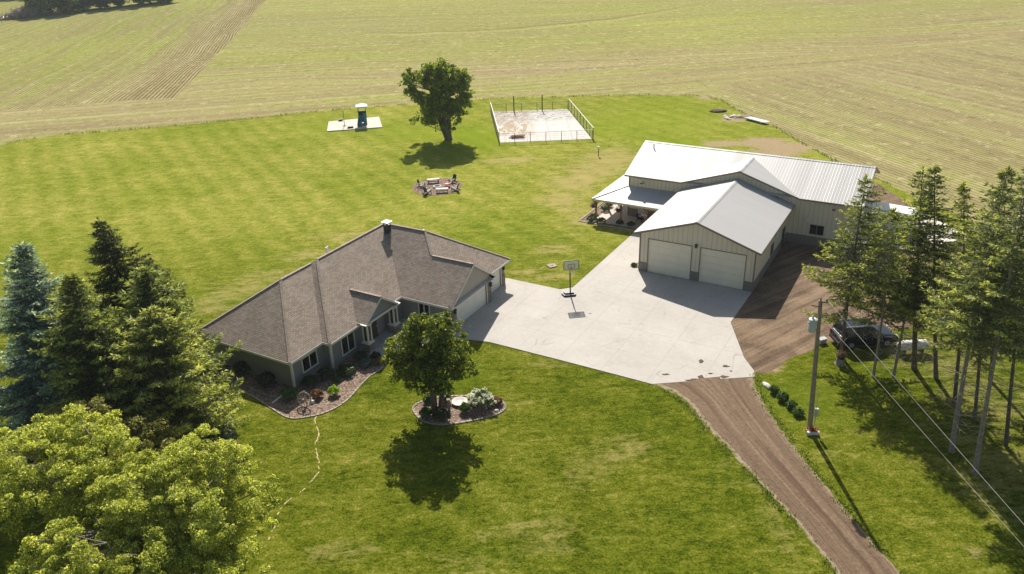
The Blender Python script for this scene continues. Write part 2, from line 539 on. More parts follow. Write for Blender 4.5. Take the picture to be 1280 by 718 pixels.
def mat_lawn():
    t = NT('lawn_grass')
    p = t.pos()
    x, y, z = t.sep(p)
    n1 = t.noise(p, 0.07, 3, 0.55, 0.5)
    n2 = t.noise(p, 0.42, 5, 0.7, 0.6)
    n3 = t.noise(t.scale(p, 0.8, 1.25, 1), 2.0, 6, 0.82, 0.4)
    n4 = t.noise(p, 7.5, 3, 0.8)
    n5 = t.noise(t.scale(p, 0.35, 1.0, 1), 0.9, 4, 0.7, 0.8)
    mow = t.math('SINE', t.math('MULTIPLY', t.math('ADD', t.dot(p, (0.86, 0.5, 0)), t.math('MULTIPLY', n1, 3.0)), 2 * math.pi / 3.1))
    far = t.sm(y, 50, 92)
    lush, dry, soil = t.attr('lush'), t.attr('dry'), t.attr('soil')

    def dev(v, k):
        return t.math('MULTIPLY', t.math('SUBTRACT', v, 0.5), k)
    f = t.math('ADD', dev(n1, 0.55), dev(n2, 0.40))
    f = t.math('ADD', f, dev(n3, 1.35))
    f = t.math('ADD', f, dev(n4, 1.25))
    f = t.math('ADD', f, dev(n5, 0.6))
    n6 = t.noise(t.scale(p, 0.75, 1.0, 1), 0.85, 5, 0.86, 0.5)
    f = t.math('ADD', f, t.math('MULTIPLY', dev(n6, 1.0), t.math('ADD', 0.25, t.math('MULTIPLY', far, 0.75))))
    f = t.math('ADD', f, t.math('MULTIPLY', mow, t.math('ADD', 0.026, t.math('MULTIPLY', far, 0.030))))
    f = t.math('ADD', f, t.math('MULTIPLY', t.math('SUBTRACT', far, t.math('MULTIPLY', lush, 0.5)), 0.10))
    f = t.math('ADD', f, 0.46, clamp=True)
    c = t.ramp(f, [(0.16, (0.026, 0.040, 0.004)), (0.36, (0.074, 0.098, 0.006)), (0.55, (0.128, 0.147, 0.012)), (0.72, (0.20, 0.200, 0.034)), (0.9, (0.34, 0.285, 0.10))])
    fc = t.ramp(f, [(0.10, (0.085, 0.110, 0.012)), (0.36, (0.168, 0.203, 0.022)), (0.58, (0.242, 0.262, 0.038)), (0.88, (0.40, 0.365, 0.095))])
    c = t.mix(t.math('MULTIPLY', far, 0.85), c, fc)  # back lawn: lighter mown grass, with backlit sheen and distance painted into the colour
    # greener, well watered areas
    gz = t.math('ADD', t.math('MULTIPLY', lush, 0.45), t.math('MULTIPLY', t.sm(n1, 0.52, 0.30), 0.18), clamp=True)
    c = t.mix(gz, c, t.mix(far, (0.085, 0.140, 0.006), (0.195, 0.270, 0.016)))
    # dry, thin grass: flecks that thicken into tan patches
    d = t.math('ADD', t.math('MULTIPLY', dry, t.math('ADD', 0.60, t.math('MULTIPLY', far, 0.12))), t.math('ADD', dev(n5, 1.5), dev(n3, 0.9)))
    d = t.sm(d, 0.22, 0.75)
    d2 = t.math('MULTIPLY', t.sm(t.math('ADD', dev(n2, 1.2), t.math('ADD', dev(n3, 1.0), dev(n4, 0.7))), 0.25, 0.55), 0.55)
    d = t.math('MAXIMUM', t.math('MULTIPLY', d, t.math('ADD', 0.38, t.math('MULTIPLY', far, 0.30))), d2)
    c = t.mix(d, c, t.mix(n4, (0.27, 0.215, 0.075), (0.50, 0.41, 0.19)))
    s = t.sm(t.math('ADD', soil, t.math('ADD', dev(n2, 1.2), dev(n3, 0.8))), 0.35, 0.75)
    c = t.mix(t.math('MULTIPLY', s, 0.9), c, t.mix(n3, (0.24, 0.17, 0.10), (0.48, 0.37, 0.25)))
    nm = t.bump(t.math('ADD', t.math('MULTIPLY', n4, 0.8), n3), 0.5, 0.09)
    t.bsdf(c, 0.9, 0, 0.0, nm)
    return t.m


def mat_gravel():
    t = NT('brown_gravel')
    p = t.pos()
    n1 = t.noise(p, 0.25, 4, 0.6, 0.6)
    n2 = t.noise(p, 4.0, 4, 0.75)
    n3 = t.noise(p, 22.0, 2, 0.8)
    tr = t.noise(t.comb(t.math('MULTIPLY', t.dot(p, (0.82, 0.57, 0)), 0.10), t.math('MULTIPLY', t.dot(p, (-0.57, 0.82, 0)), 1.25), 0), 1.0, 4, 0.6, 0.9)
    f = t.math('ADD', t.math('MULTIPLY', n1, 0.35), t.math('MULTIPLY', n2, 0.30))
    f = t.math('ADD', f, t.math('ADD', t.math('MULTIPLY', tr, 0.45), t.math('MULTIPLY', n3, 0.15)))
    c = t.ramp(f, [(0.42, (0.055, 0.036, 0.024)), (0.58, (0.145, 0.098, 0.064)), (0.74, (0.28, 0.20, 0.132))])
    nm = t.bump(t.math('ADD', n3, t.math('ADD', n2, t.math('MULTIPLY', tr, 1.5))), 0.5, 0.06)
    t.bsdf(c, 0.95, 0, 0.15, nm)
    return t.m


def mat_road():
    """gravel lane: u across, v along"""
    t = NT('gravel_lane')
    u = t.attr('across')
    p = t.pos()
    v = t.attr('along')
    n2 = t.noise(p, 4.5, 4, 0.75)
    n3 = t.noise(p, 24.0, 2, 0.8)
    w = t.math('ADD', u, t.math('MULTIPLY', t.math('SUBTRACT', t.noise(t.comb(t.math('MULTIPLY', v, 0.12), t.math('MULTIPLY', u, 0.8), 0), 1.0, 3), 0.5), 0.10))
    lines = t.noise(t.comb(t.math('MULTIPLY', v, 0.05), t.math('MULTIPLY', w, 22.0), 0), 1.0, 4, 0.65, 0.5)
    f = t.math('ADD', t.math('MULTIPLY', lines, 0.5), t.math('ADD', t.math('MULTIPLY', n2, 0.35), t.math('MULTIPLY', n3, 0.15)))
    c = t.ramp(f, [(0.36, (0.088, 0.056, 0.035)), (0.52, (0.195, 0.135, 0.090)), (0.68, (0.32, 0.235, 0.165))])
    band = t.math('MULTIPLY', t.sm(w, 0.46, 0.52), t.sm(w, 0.64, 0.57))
    band = t.math('MULTIPLY', band, t.sm(v, 7.0, 11.0))
    trk = t.math('MAXIMUM', t.sm(t.math('ABSOLUTE', t.math('SUBTRACT', w, 0.27)), 0.10, 0.02), t.sm(t.math('ABSOLUTE', t.math('SUBTRACT', w, 0.79)), 0.08, 0.02))
    c = t.mix(t.math('MULTIPLY', trk, 0.42), c, (0.125, 0.082, 0.053))
    c = t.mix(t.math('MULTIPLY', band, 0.66), c, (0.090, 0.056, 0.036))
    ed = t.noise(p, 1.6, 5, 0.8)
    we = t.math('ADD', w, t.math('MULTIPLY', t.math('SUBTRACT', ed, 0.5), 0.16))
    e = t.math('MAXIMUM', t.sm(we, 0.10, 0.05), t.math('MULTIPLY', t.sm(we, 0.93, 0.97), 0.8))
    gsum = t.math('MULTIPLY', t.math('MAXIMUM', t.sm(we, 0.06, 0.01), t.sm(we, 0.955, 0.995)), t.sm(t.noise(p, 0.7, 4, 0.8), 0.40, 0.55))
    c = t.mix(t.math('MULTIPLY', e, t.math('ADD', n2, 0.30, clamp=True)), c, (0.38, 0.31, 0.21))
    c = t.mix(t.math('MULTIPLY', gsum, 0.9), c, (0.115, 0.130, 0.014))
    nm = t.bump(t.math('ADD', n3, t.math('ADD', n2, t.math('MULTIPLY', lines, 1.5))), 0.5, 0.06)
    t.bsdf(c, 0.95, 0, 0.15, nm)
    return t.m


def mat_concrete():
    t = NT('broom_concrete')
    p = t.obj()
    x, y, z = t.sep(p)
    n1 = t.noise(p, 0.22, 4, 0.6, 0.5)
    n2 = t.noise(p, 2.5, 5, 0.7)
    n3 = t.noise(p, 18, 2, 0.6)
    f = t.math('ADD', t.math('MULTIPLY', n1, 0.55), t.math('ADD', t.math('MULTIPLY', n2, 0.35), t.math('MULTIPLY', n3, 0.1)))
    c = t.ramp(f, [(0.3, (0.36, 0.333, 0.303)), (0.48, (0.452, 0.422, 0.388)), (0.7, (0.525, 0.494, 0.46))])

    def joint(v, off, sp):
        m = t.math('ABSOLUTE', t.math('SUBTRACT', t.math('PINGPONG', t.math('ADD', v, off), sp / 2), 0.0))
        return t.sm(m, 0.035, 0.012)
    j = t.math('MAXIMUM', joint(x, 200.3, 3.65), joint(y, 200.0, 3.7))
    # single slabs poured a little lighter or darker
    cell = t.node('ShaderNodeTexWhiteNoise')
    t.put(cell.inputs[0], t.comb(t.math('FLOOR', t.math('DIVIDE', t.math('ADD', x, 202.125), 3.65)), t.math('FLOOR', t.math('DIVIDE', t.math('ADD', y, 201.85), 3.7)), 0))
    c = t.mix(t.math('MULTIPLY', cell.outputs[0], 0.16), c, (0.40, 0.38, 0.36))
    # tyre marks: broken rings of swept rubber
    tn = t.noise(p, 0.5, 3, 0.6, 0.0)
    arc = t.math('MULTIPLY', t.sm(t.math('ABSOLUTE', t.math('SUBTRACT', t.noise(p, 0.14, 1, 0.3, 1.5), 0.52)), 0.010, 0.003), t.sm(tn, 0.5, 0.62))
    c = t.mix(t.math('MULTIPLY', arc, 0.5), c, (0.25, 0.23, 0.21))
    stain = t.sm(t.noise(p, 0.55, 5, 0.75), 0.55, 0.74)
    c = t.mix(t.math('MULTIPLY', stain, 0.42), c, (0.36, 0.30, 0.25))
    c = t.mix(t.math('MULTIPLY', j, 0.55), c, (0.30, 0.27, 0.25))
    nm = t.bump(t.math('SUBTRACT', n3, t.math('MULTIPLY', j, 2.0)), 0.15, 0.01)
    t.bsdf(c, 0.8, 0, 0.3, nm)
    return t.m


def mat_mulch(name, a, b, c3):
    t = NT(name)
    p = t.pos()
    vo = t.node('ShaderNodeTexVoronoi')
    t.put(vo.inputs['Vector'], p)
    vo.inputs['Scale'].default_value = 9.0
    n = t.noise(p, 1.6, 4, 0.7)
    f = t.math('ADD', t.math('MULTIPLY', t.sep(vo.outputs['Color'])[0], 0.6), t.math('MULTIPLY', n, 0.4))
    c = t.ramp(f, [(0.2, a), (0.5, b), (0.8, c3)])
    t.bsdf(c, 0.95, 0, 0.1, t.bump(vo.outputs['Distance'], 0.7, 0.06))
    return t.m


def mat_court():
    t = NT('peeling_white_slab')
    p = t.pos()
    x, y, z = t.sep(p)
    n1 = t.noise(t.scale(p, 1.6, 0.55, 1), 0.55, 5, 0.75, 0.6)
    n2 = t.noise(t.scale(p, 1.0, 0.9, 1), 1.3, 4, 0.75)
    peel = t.math('MULTIPLY', t.sm(n1, 0.44, 0.52), t.math('MULTIPLY', t.sm(x, 5.2, 2.5), t.sm(y, 119.0, 122.5)))
    grey = t.math('MULTIPLY', t.sm(n2, 0.48, 0.56), t.sm(y, 126.5, 130))
    c = t.ramp(n2, [(0.3, (0.45, 0.425, 0.40)), (0.6, (0.60, 0.58, 0.555))])
    c = t.mix(peel, c, t.mix(n2, (0.20, 0.13, 0.07), (0.46, 0.37, 0.24)))
    n3 = t.noise(t.scale(p, 0.9, 2.4, 1), 0.9, 4, 0.8)
    dk = t.math('MULTIPLY', t.sm(n3, 0.50, 0.56), t.sm(y, 129.0, 131.0))
    seam = t.math('MAXIMUM', t.sm(t.math('PINGPONG', t.math('ADD', x, 0.4), 1.7), 0.10, 0.04), t.sm(t.math('PINGPONG', t.math('ADD', y, 1.0), 3.2), 0.12, 0.05))
    c = t.mix(t.math('MULTIPLY', seam, t.math('MULTIPLY', n2, 0.9)), c, (0.30, 0.28, 0.25))
    c = t.mix(t.math('MULTIPLY', grey, 0.7), c, (0.34, 0.33, 0.31))
    c = t.mix(t.math('MULTIPLY', dk, 0.85), c, (0.14, 0.135, 0.12))
    rust = t.sm(t.noise(p, 0.35, 4, 0.7), 0.60, 0.72)
    c = t.mix(t.math('MULTIPLY', rust, 0.3), c, (0.50, 0.36, 0.24))
    t.bsdf(c, 0.8, 0, 0.25, t.bump(n1, 0.3, 0.02))
    return t.m


M = {}
M['field'] = mat_field()
M['lawn'] = mat_lawn()
M['gravel'] = mat_gravel()
M['road'] = mat_road()
M['conc'] = mat_concrete()
M['court'] = mat_court()
M['mulch'] = mat_mulch('red_stone_mulch', (0.095, 0.066, 0.050), (0.22, 0.158, 0.120), (0.36, 0.275, 0.222))
M['curb'] = plain('pale_curbing', (0.37, 0.31, 0.26), 0.85, var=0.25, scale=5)
M['soil'] = plain('bare_dry_soil', (0.46, 0.36, 0.20), 0.95, var=0.3, scale=4)
M['clod'] = plain('dark_soil', (0.11, 0.075, 0.055), 0.95, var=0.3, scale=6, bump=0.4)
M['slab'] = plain('pale_slab', (0.58, 0.51, 0.45), 0.85, var=0.1, scale=1.2)


# ------------------------------------------------------------------ ground sheets
def terrain_z(x, y):
    d = max(0.0, max(y - 152, abs(x + 15) - 82))
    k = min(1.0, d / 110.0)
    k = k * k * (3 - 2 * k)
    return k * (0.7 * math.sin(x * 0.021 + 0.8) * math.sin(y * 0.017 + 0.4) + 0.8 * math.sin((x * 0.45 + y) * 0.026))


def axis(lo, hi, c0, c1, fine, coarse):
    a, v = [], lo
    while v < hi:
        a.append(v)
        v += fine if c0 <= v < c1 else coarse
    a.append(hi)
    return a


def make_field():
    xs = axis(-900, 900, -260, 260, 10, 80)
    ys = axis(-300, 1300, 100, 460, 10, 84)
    me = bpy.data.meshes.new('crop_field')
    v = [(x, y, terrain_z(x, y)) for y in ys for x in xs]
    n = len(xs)
    f = [(j * n + i, j * n + i + 1, (j + 1) * n + i + 1, (j + 1) * n + i) for j in range(len(ys) - 1) for i in range(n - 1)]
    me.from_pydata(v, [], f)
    me.polygons.foreach_set('use_smooth', [True] * len(f))
    me.materials.append(M['field'])
    o = bpy.data.objects.new('crop_field', me)
    COL.objects.link(o)
    tag(o, kind='structure')


def wobble(poly, step, amp, seed, keep=None):
    rr = random.Random(seed)
    out = []
    n = len(poly)
    for i in range(n):
        a, b = Vector(poly[i]), Vector(poly[(i + 1) % n])
        L = (b - a).length
        k = max(1, int(L / step))
        d = (b - a).normalized() if L > 0 else Vector((1, 0))
        nn = Vector((-d.y, d.x))
        for j in range(k):
            q = a + (b - a) * (j / k)
            w = (mnoise.noise(Vector((q.x * 0.35, q.y * 0.35, seed))) * amp + rr.uniform(-0.3, 0.3) * amp)
            out.append(tuple(q + nn * w))
    return out


def sheet(name, poly, z, mat, kind='structure', thick=0.0, obj=None):
    mb = MB()
    if thick:
        mb.ext([(x, y, z - thick) for x, y in poly], (0, 0, thick))
    else:
        mb.face([(x, y, z) for x, y in poly])
    o = mb.build(name, mat)
    if not thick and o.data.polygons[0].normal.z < 0:
        o.data.flip_normals()
    tag(o, kind=kind)
    return o


def make_lawn():
    poly = wobble(LAWN, 1.2, 0.28, 3)
    bm = bmesh.new()
    vs = [bm.verts.new((x, y, 0.012)) for x, y in poly]
    bm.faces.new(vs)
    bmesh.ops.triangulate(bm, faces=bm.faces[:])
    for k in np.arange(-110, 62, 1.6):
        if -40 < k < 50:
            bmesh.ops.bisect_plane(bm, geom=bm.verts[:] + bm.edges[:] + bm.faces[:], plane_co=(k, 0, 0), plane_no=(1, 0, 0))
    for k in np.arange(29, 148, 1.6):
        bmesh.ops.bisect_plane(bm, geom=bm.verts[:] + bm.edges[:] + bm.faces[:], plane_co=(0, k, 0), plane_no=(0, 1, 0))
    for f in bm.faces:
        if f.normal.z < 0:
            f.normal_flip()
    me = bpy.data.meshes.new('lawn')
    bm.to_mesh(me)
    bm.free()
    co = np.array([v.co[:] for v in me.vertices])
    for nm, L in (('dry', DRY), ('soil', SOIL), ('lush', LUSH)):
        a = np.zeros(len(co))
        for x, y, rx, ry in L:
            q = ((co[:, 0] - x) / rx) ** 2 + ((co[:, 1] - y) / ry) ** 2
            a = np.maximum(a, np.exp(-q * 0.8))
        at = me.attributes.new(nm, 'FLOAT', 'POINT')
        at.data.foreach_set('value', a.astype(np.float32))
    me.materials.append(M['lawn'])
    o = bpy.data.objects.new('lawn', me)
    COL.objects.link(o)
    tag(o, kind='structure')


def make_road():
    n = 150

    def res(P, k):
        P = [Vector(p) for p in P]
        L = [0]
        for a, b in zip(P, P[1:]):
            L.append(L[-1] + (b - a).length)
        out = []
        for i in range(k):
            s = L[-1] * i / (k - 1)
            j = max(0, min(len(P) - 2, next((q for q in range(len(L) - 1) if L[q + 1] >= s - 1e-6), 0)))
            f = (s - L[j]) / max(1e-6, L[j + 1] - L[j])
            out.append(P[j].lerp(P[j + 1], f))
        return out, L[-1]
    A, la = res(ROADL, n)
    B, lb = res(ROADR, n)
    K = 10
    v, f, u_, w_ = [], [], [], []
    for i in range(n):
        ja = mnoise.noise(Vector((i * 0.5, 0.3, 1))) * 0.07
        jb = mnoise.noise(Vector((i * 0.5, 5.3, 2))) * 0.07
        for k in range(K + 1):
            s = k / K
            p = A[i].lerp(B[i], s)
            dx = ja * (1 - s) + jb * s
            h = 0.024 + 0.05 * math.sin(math.pi * s) - 0.018 * (math.exp(-((s - 0.3) / 0.07) ** 2) + math.exp(-((s - 0.7) / 0.07) ** 2))
            v.append((p.x + dx, p.y, h))
            u_.append(s)
            w_.append(la * i / (n - 1))
    for i in range(n - 1):
        for k in range(K):
            a = i * (K + 1) + k
            f.append((a, a + K + 1, a + K + 2, a + 1))
    me = bpy.data.meshes.new('gravel_lane')
    me.from_pydata(v, [], f)
    for nm, d in (('across', u_), ('along', w_)):
        at = me.attributes.new(nm, 'FLOAT', 'POINT')
        at.data.foreach_set('value', np.array(d, dtype=np.float32))
    if me.polygons[0].normal.z < 0:
        me.flip_normals()
    me.polygons.foreach_set('use_smooth', [True] * len(f))
    me.materials.append(M['road'])
    o = bpy.data.objects.new('gravel_lane', me)
    COL.objects.link(o)
    tag(o, kind='structure')


make_field()
make_lawn()
make_road()
sheet('gravel_yard', wobble(GRAVEL, 0.6, 0.22, 9), 0.020, M['gravel'])
drive = sheet('concrete_driveway', CONC_S, 0.056, M['conc'], thick=0.05)
drive.location = SO
drive.rotation_euler = (0, 0, STH)
sheet('concrete_walk', WALK, 0.046, M['conc'], thick=0.03)


def curb(poly, closed, z0, h, w, parent, n0=0, n1=None):
    mb = MB()
    P = [Vector((x, y, 0)) for x, y in poly]
    if closed:
        P.append(P[0])
    for a, b in zip(P, P[1:]):
        d = (b - a).normalized()
        mb.beam(a - d * 0.03 + Vector((0, 0, z0 + h / 2)), b + d * 0.03 + Vector((0, 0, z0 + h / 2)), w, h)
    return mb.build('edging', M['curb'], parent)


def smooth_poly(P, closed, k=4):
    out = []
    n = len(P)
    rng_ = range(n) if closed else range(n - 1)
    for i in rng_:
        p0, p1, p2, p3 = [Vector(P[(i + j) % n] if closed else P[min(max(i + j, 0), n - 1)]) for j in (-1, 0, 1, 2)]
        for s in range(k):
            t = s / k
            out.append(tuple(0.5 * ((2 * p1) + (p2 - p0) * t + (2 * p0 - 5 * p1 + 4 * p2 - p3) * t * t + (3 * p1 - p0 - 3 * p2 + p3) * t ** 3)))
    if not closed:
        out.append(tuple(P[-1]))
    return out


_b = smooth_poly(BED[1:16], False)
bed = sheet('mulch_bed', [BED[0]] + _b + BED[16:], 0.030, M['mulch'])
curb(_b, False, 0.0, 0.07, 0.11, bed)
_i = smooth_poly(ISLE, True)
isle = sheet('mulch_island', _i, 0.030, M['mulch'])
curb(_i, True, 0.0, 0.08, 0.15, isle)
sheet('playground_slab', PLAY, 0.16, M['slab'], thick=0.15)
sheet('court_slab', COURT, 0.06, M['court'], thick=0.05)
sheet('back_patio', [(-24.6, 65.6), (-22.55, 69.1), (-20.3, 68.3), (-22.0, 64.0)], 0.05, M['slab'], thick=0.04)
sheet('pale_gravel_pad', wobble([(37, 80), (46, 84), (47.2, 75), (40.5, 72.5), (36, 75)], 0.8, 0.3, 4), 0.030, plain('pale_limestone_gravel', (0.62, 0.57, 0.50), 0.9, var=0.2, scale=2))
_fp = [(-9.15 + 3.15 * math.cos(a) * (1 + 0.03 * math.sin(5 * a)), 97.2 + 3.5 * math.sin(a)) for a in [2 * math.pi * k / 40 for k in range(40)]]
sheet('gravel_circle', _fp, 0.030, M['mulch'])
# the thin bare streak in the front lawn
mb = MB()
pts = smooth_poly(CRACK, False, 4)
rr = random.Random(5)
for i, (a, b) in enumerate(zip(pts, pts[1:])):
    a, b = Vector(a), Vector(b)
    if rr.random() < (0.12 if i < 24 else 0.5):
        continue
    nn = (b - a).normalized()
    nn = Vector((-nn.y, nn.x))
    w0, w1 = rr.uniform(.01, .06), rr.uniform(.01, .06)
    j = Vector((rr.uniform(-.07, .07), 0))
    mb.face([(*(a + j - nn * w0), 0.018), (*(a + j + nn * w0), 0.018), (*(b + nn * w1), 0.018), (*(b - nn * w1), 0.018)])
o = mb.build('bare_streak', M['soil'], fix=False)
tag(o, kind='structure')
# clods of soil dragged onto the concrete
mb = MB()
for (x, y, sx, sy) in [(11.35, 51.1, .32, .13), (14.38, 52.79, .2, .35), (16.09, 51.98, .3, .2), (15.6, 50.53, .35, .22), (14.7, 51.03, .2, .12), (13.89, 50.62, .3, .3), (13.35, 50.32, .35, .12), (12.9, 50.2, .3, .1), (16.3, 51.3, .12, .1), (6.7, 61.3, .12, .05)]:
    rr = random.Random(int(x * 100))
    ring = [(x + sx * math.cos(a) * rr.uniform(.55, 1.25), y + sy * math.sin(a) * rr.uniform(.55, 1.25), 0.06) for a in [2 * math.pi * k / 11 for k in range(11)]]
    top = (x, y, 0.10)
    for k in range(11):
        mb.face([ring[k], ring[(k + 1) % 11], top])
tag(mb.build('soil_clods', M['clod']), 'dark brown soil clods dragged onto the pale concrete by the gravel lane', 'soil', kind='stuff')

# ------------------------------------------------------------------ building materials
def mat_shingle():
    t = NT('brown_asphalt_shingles')
    uv = t.uv()
    br = t.node('ShaderNodeTexBrick')
    t.put(br.inputs['Vector'], uv)
    br.offset = 0.5
    br.inputs['Color1'].default_value = (0.20, 0.156, 0.124, 1)
    br.inputs['Color2'].default_value = (0.48, 0.395, 0.325, 1)
    br.inputs['Mortar'].default_value = (0.085, 0.068, 0.056, 1)
    br.inputs['Scale'].default_value = 1.0
    br.inputs['Brick Width'].default_value = 0.30
    br.inputs['Row Height'].default_value = 0.14
    br.inputs['Mortar Size'].default_value = 0.018
    br.inputs['Mortar Smooth'].default_value = 0.3
    br.inputs['Bias'].default_value = 0.1
    p = t.obj()
    n = t.noise(p, 0.7, 4, 0.6)
    n2 = t.noise(p, 9.0, 3, 0.7)
    c = t.mix(t.math('MULTIPLY', n2, 0.35), br.outputs['Color'], (0.39, 0.315, 0.253))
    c = t.mix(0.35, c, t.ramp(n, [(0.3, (0.25, 0.20, 0.16)), (0.7, (0.47, 0.385, 0.312))]))
    nm = t.bump(t.math('ADD', t.math('MULTIPLY', br.outputs['Fac'], -1.0), t.math('MULTIPLY', n2, 0.5)), 0.45, 0.03)
    t.bsdf(c, 0.85, 0, 0.25, nm)
    return t.m


def mat_metal_roof(name, base, rough, contrast):
    t = NT(name)
    uv = t.uv()
    u, v, _ = t.sep(uv)
    rib = t.sm(t.math('PINGPONG', u, 0.1525), 0.03, 0.006)
    pan = t.node('ShaderNodeTexWhiteNoise')
    pan.noise_dimensions = '1D'
    t.put(pan.inputs['W'], t.math('FLOOR', t.math('DIVIDE', u, 0.915)))
    n = t.noise(t.comb(t.math('MULTIPLY', u, 1.6), t.math('MULTIPLY', v, 0.15), 0), 1.0, 4, 0.6)
    c = t.mix(pan.outputs[0], tuple(b * (1 - contrast) for b in base), base)  # sheet tone varies; uneven reflections between panels are painted in with it
    c = t.mix(t.math('MULTIPLY', t.sm(n, 0.5, 0.75), 0.25), c, tuple(b * 0.8 for b in base))
    c = t.mix(t.math('MULTIPLY', rib, 0.25), c, tuple(b * 0.55 for b in base))
    r = t.math('ADD', rough, t.math('MULTIPLY', t.math('SUBTRACT', n, 0.5), 0.12))
    r = t.math('ADD', r, t.math('MULTIPLY', pan.outputs[0], -0.05))
    nm = t.bump(t.math('ADD', rib, t.math('MULTIPLY', n, 0.3)), 0.35, 0.03)
    t.bsdf(c, r, 0.0, 0.5, nm)
    return t.m


def mat_ribbed(name, col, line, sp=0.457, lo=0.9):
    t = NT(name)
    u, v, _ = t.sep(t.uv())
    pp = t.math('PINGPONG', u, sp / 2)
    rib = t.sm(pp, 0.045, 0.02)
    n = t.noise(t.obj(), 0.6, 4, 0.6)
    c = t.mix(n, tuple(b * lo for b in col), col)
    c = t.mix(t.math('MULTIPLY', rib, 0.62), c, line)
    strk = t.noise(t.comb(t.math('MULTIPLY', u, 3.0), t.math('MULTIPLY', v, 0.25), 0), 1.0, 4, 0.6)
    c = t.mix(t.math('MULTIPLY', t.sm(strk, 0.5, 0.75), 0.22), c, tuple(b * .6 for b in col))
    drip = t.sm(v, 0.5, 1.4)
    c = t.mix(t.math('MULTIPLY', t.math('SUBTRACT', 1.0, drip), 0.12), c, (0.25, 0.22, 0.18))
    t.bsdf(c, 0.5, 0, 0.4, t.bump(t.sm(pp, 0.04, 0.02), 0.4, 0.03))
    return t.m


def mat_lap(name, col):
    t = NT(name)
    u, v, _ = t.sep(t.uv())
    n = t.noise(t.obj(), 0.8, 4, 0.6)
    c = t.mix(n, tuple(b * 0.85 for b in col), tuple(b * 1.1 for b in col))
    saw = t.math('FRACT', t.math('DIVIDE', v, 0.13))
    c = t.mix(t.math('MULTIPLY', t.sm(saw, 0.14, 0.02), 0.6), c, tuple(b * 0.4 for b in col))
    t.bsdf(c, 0.65, 0, 0.3, t.bump(saw, 0.4, 0.02))
    return t.m


def mat_stone():
    t = NT('cut_stone_veneer')
    br = t.node('ShaderNodeTexBrick')
    t.put(br.inputs['Vector'], t.uv())
    br.inputs['Color1'].default_value = (0.36, 0.29, 0.22, 1)
    br.inputs['Color2'].default_value = (0.17, 0.15, 0.14, 1)
    br.inputs['Mortar'].default_value = (0.10, 0.09, 0.08, 1)
    br.inputs['Scale'].default_value = 1.0
    br.inputs['Brick Width'].default_value = 0.38
    br.inputs['Row Height'].default_value = 0.17
    br.inputs['Mortar Size'].default_value = 0.015
    n = t.noise(t.obj(), 5, 4, 0.7)
    c = t.mix(t.math('MULTIPLY', n, 0.5), br.outputs['Color'], (0.30, 0.25, 0.20))
    t.bsdf(c, 0.85, 0, 0.3, t.bump(t.math('SUBTRACT', n, br.outputs['Fac']), 0.6, 0.04))
    return t.m


def mat_glass(name, col=(0.012, 0.015, 0.018)):
    t = NT(name)
    n = t.noise(t.obj(), 1.3, 2)
    t.bsdf(col, 0.06, 0, 0.6, t.bump(n, 0.05, 0.02))
    return t.m


M['shingle'] = mat_shingle()
M['roof_metal'] = mat_metal_roof('white_steel_roofing', (0.52, 0.512, 0.51), 0.50, 0.22)
M['roof_metal2'] = mat_metal_roof('grey_steel_roofing', (0.49, 0.483, 0.478), 0.48, 0.06)
M['ribbed'] = mat_ribbed('cream_ribbed_steel', (0.74, 0.67, 0.52), (0.46, 0.41, 0.32))
M['wainscot'] = mat_ribbed('grey_brown_wainscot', (0.235, 0.205, 0.185), (0.15, 0.13, 0.12))
M['lap'] = mat_lap('slate_grey_lap_siding', (0.275, 0.275, 0.272))
M['greige'] = mat_lap('taupe_gable_siding', (0.48, 0.43, 0.375))
M['stone'] = mat_stone()
M['white'] = plain('white_trim_paint', (0.72, 0.69, 0.64), 0.45, var=0.05)
M['cream_trim'] = plain('cream_trim', (0.62, 0.55, 0.43), 0.5, var=0.05)
M['brown_trim'] = plain('taupe_trim', (0.20, 0.17, 0.14), 0.5, var=0.1)
M['door_white'] = plain('white_door_panel', (0.82, 0.79, 0.72), 0.45, var=0.05, scale=1)
M['door_cream'] = plain('cream_door_panel', (0.84, 0.77, 0.62), 0.45, var=0.05, scale=1)
M['glass'] = mat_glass('dark_window_glass')
M['black'] = plain('black_metal', (0.018, 0.018, 0.02), 0.4, var=0.2)
M['darkbox'] = plain('dark_grey_metal', (0.05, 0.05, 0.055), 0.45, var=0.2)
M['galv'] = plain('galvanised_steel', (0.50, 0.51, 0.52), 0.4, metal=0.4, var=0.15)
M['post_wood'] = plain('cedar_post', (0.34, 0.19, 0.09), 0.75, var=0.25, scale=8)
M['door_brown'] = plain('dark_entry_door', (0.07, 0.045, 0.035), 0.5, var=0.15)
M['white_pl'] = plain('white_plastic', (0.76, 0.75, 0.73), 0.4, var=0.05)


def edge_board(mb, p, q, out, depth, th, lift=0.012):
    p, q, out = Vector(p) + Vector((0, 0, lift)), Vector(q) + Vector((0, 0, lift)), Vector(out)
    d = Vector((0, 0, -depth))
    off = out * 0.003
    mb.ext([p + off, q + off, q + off + d, p + off + d], out * th)


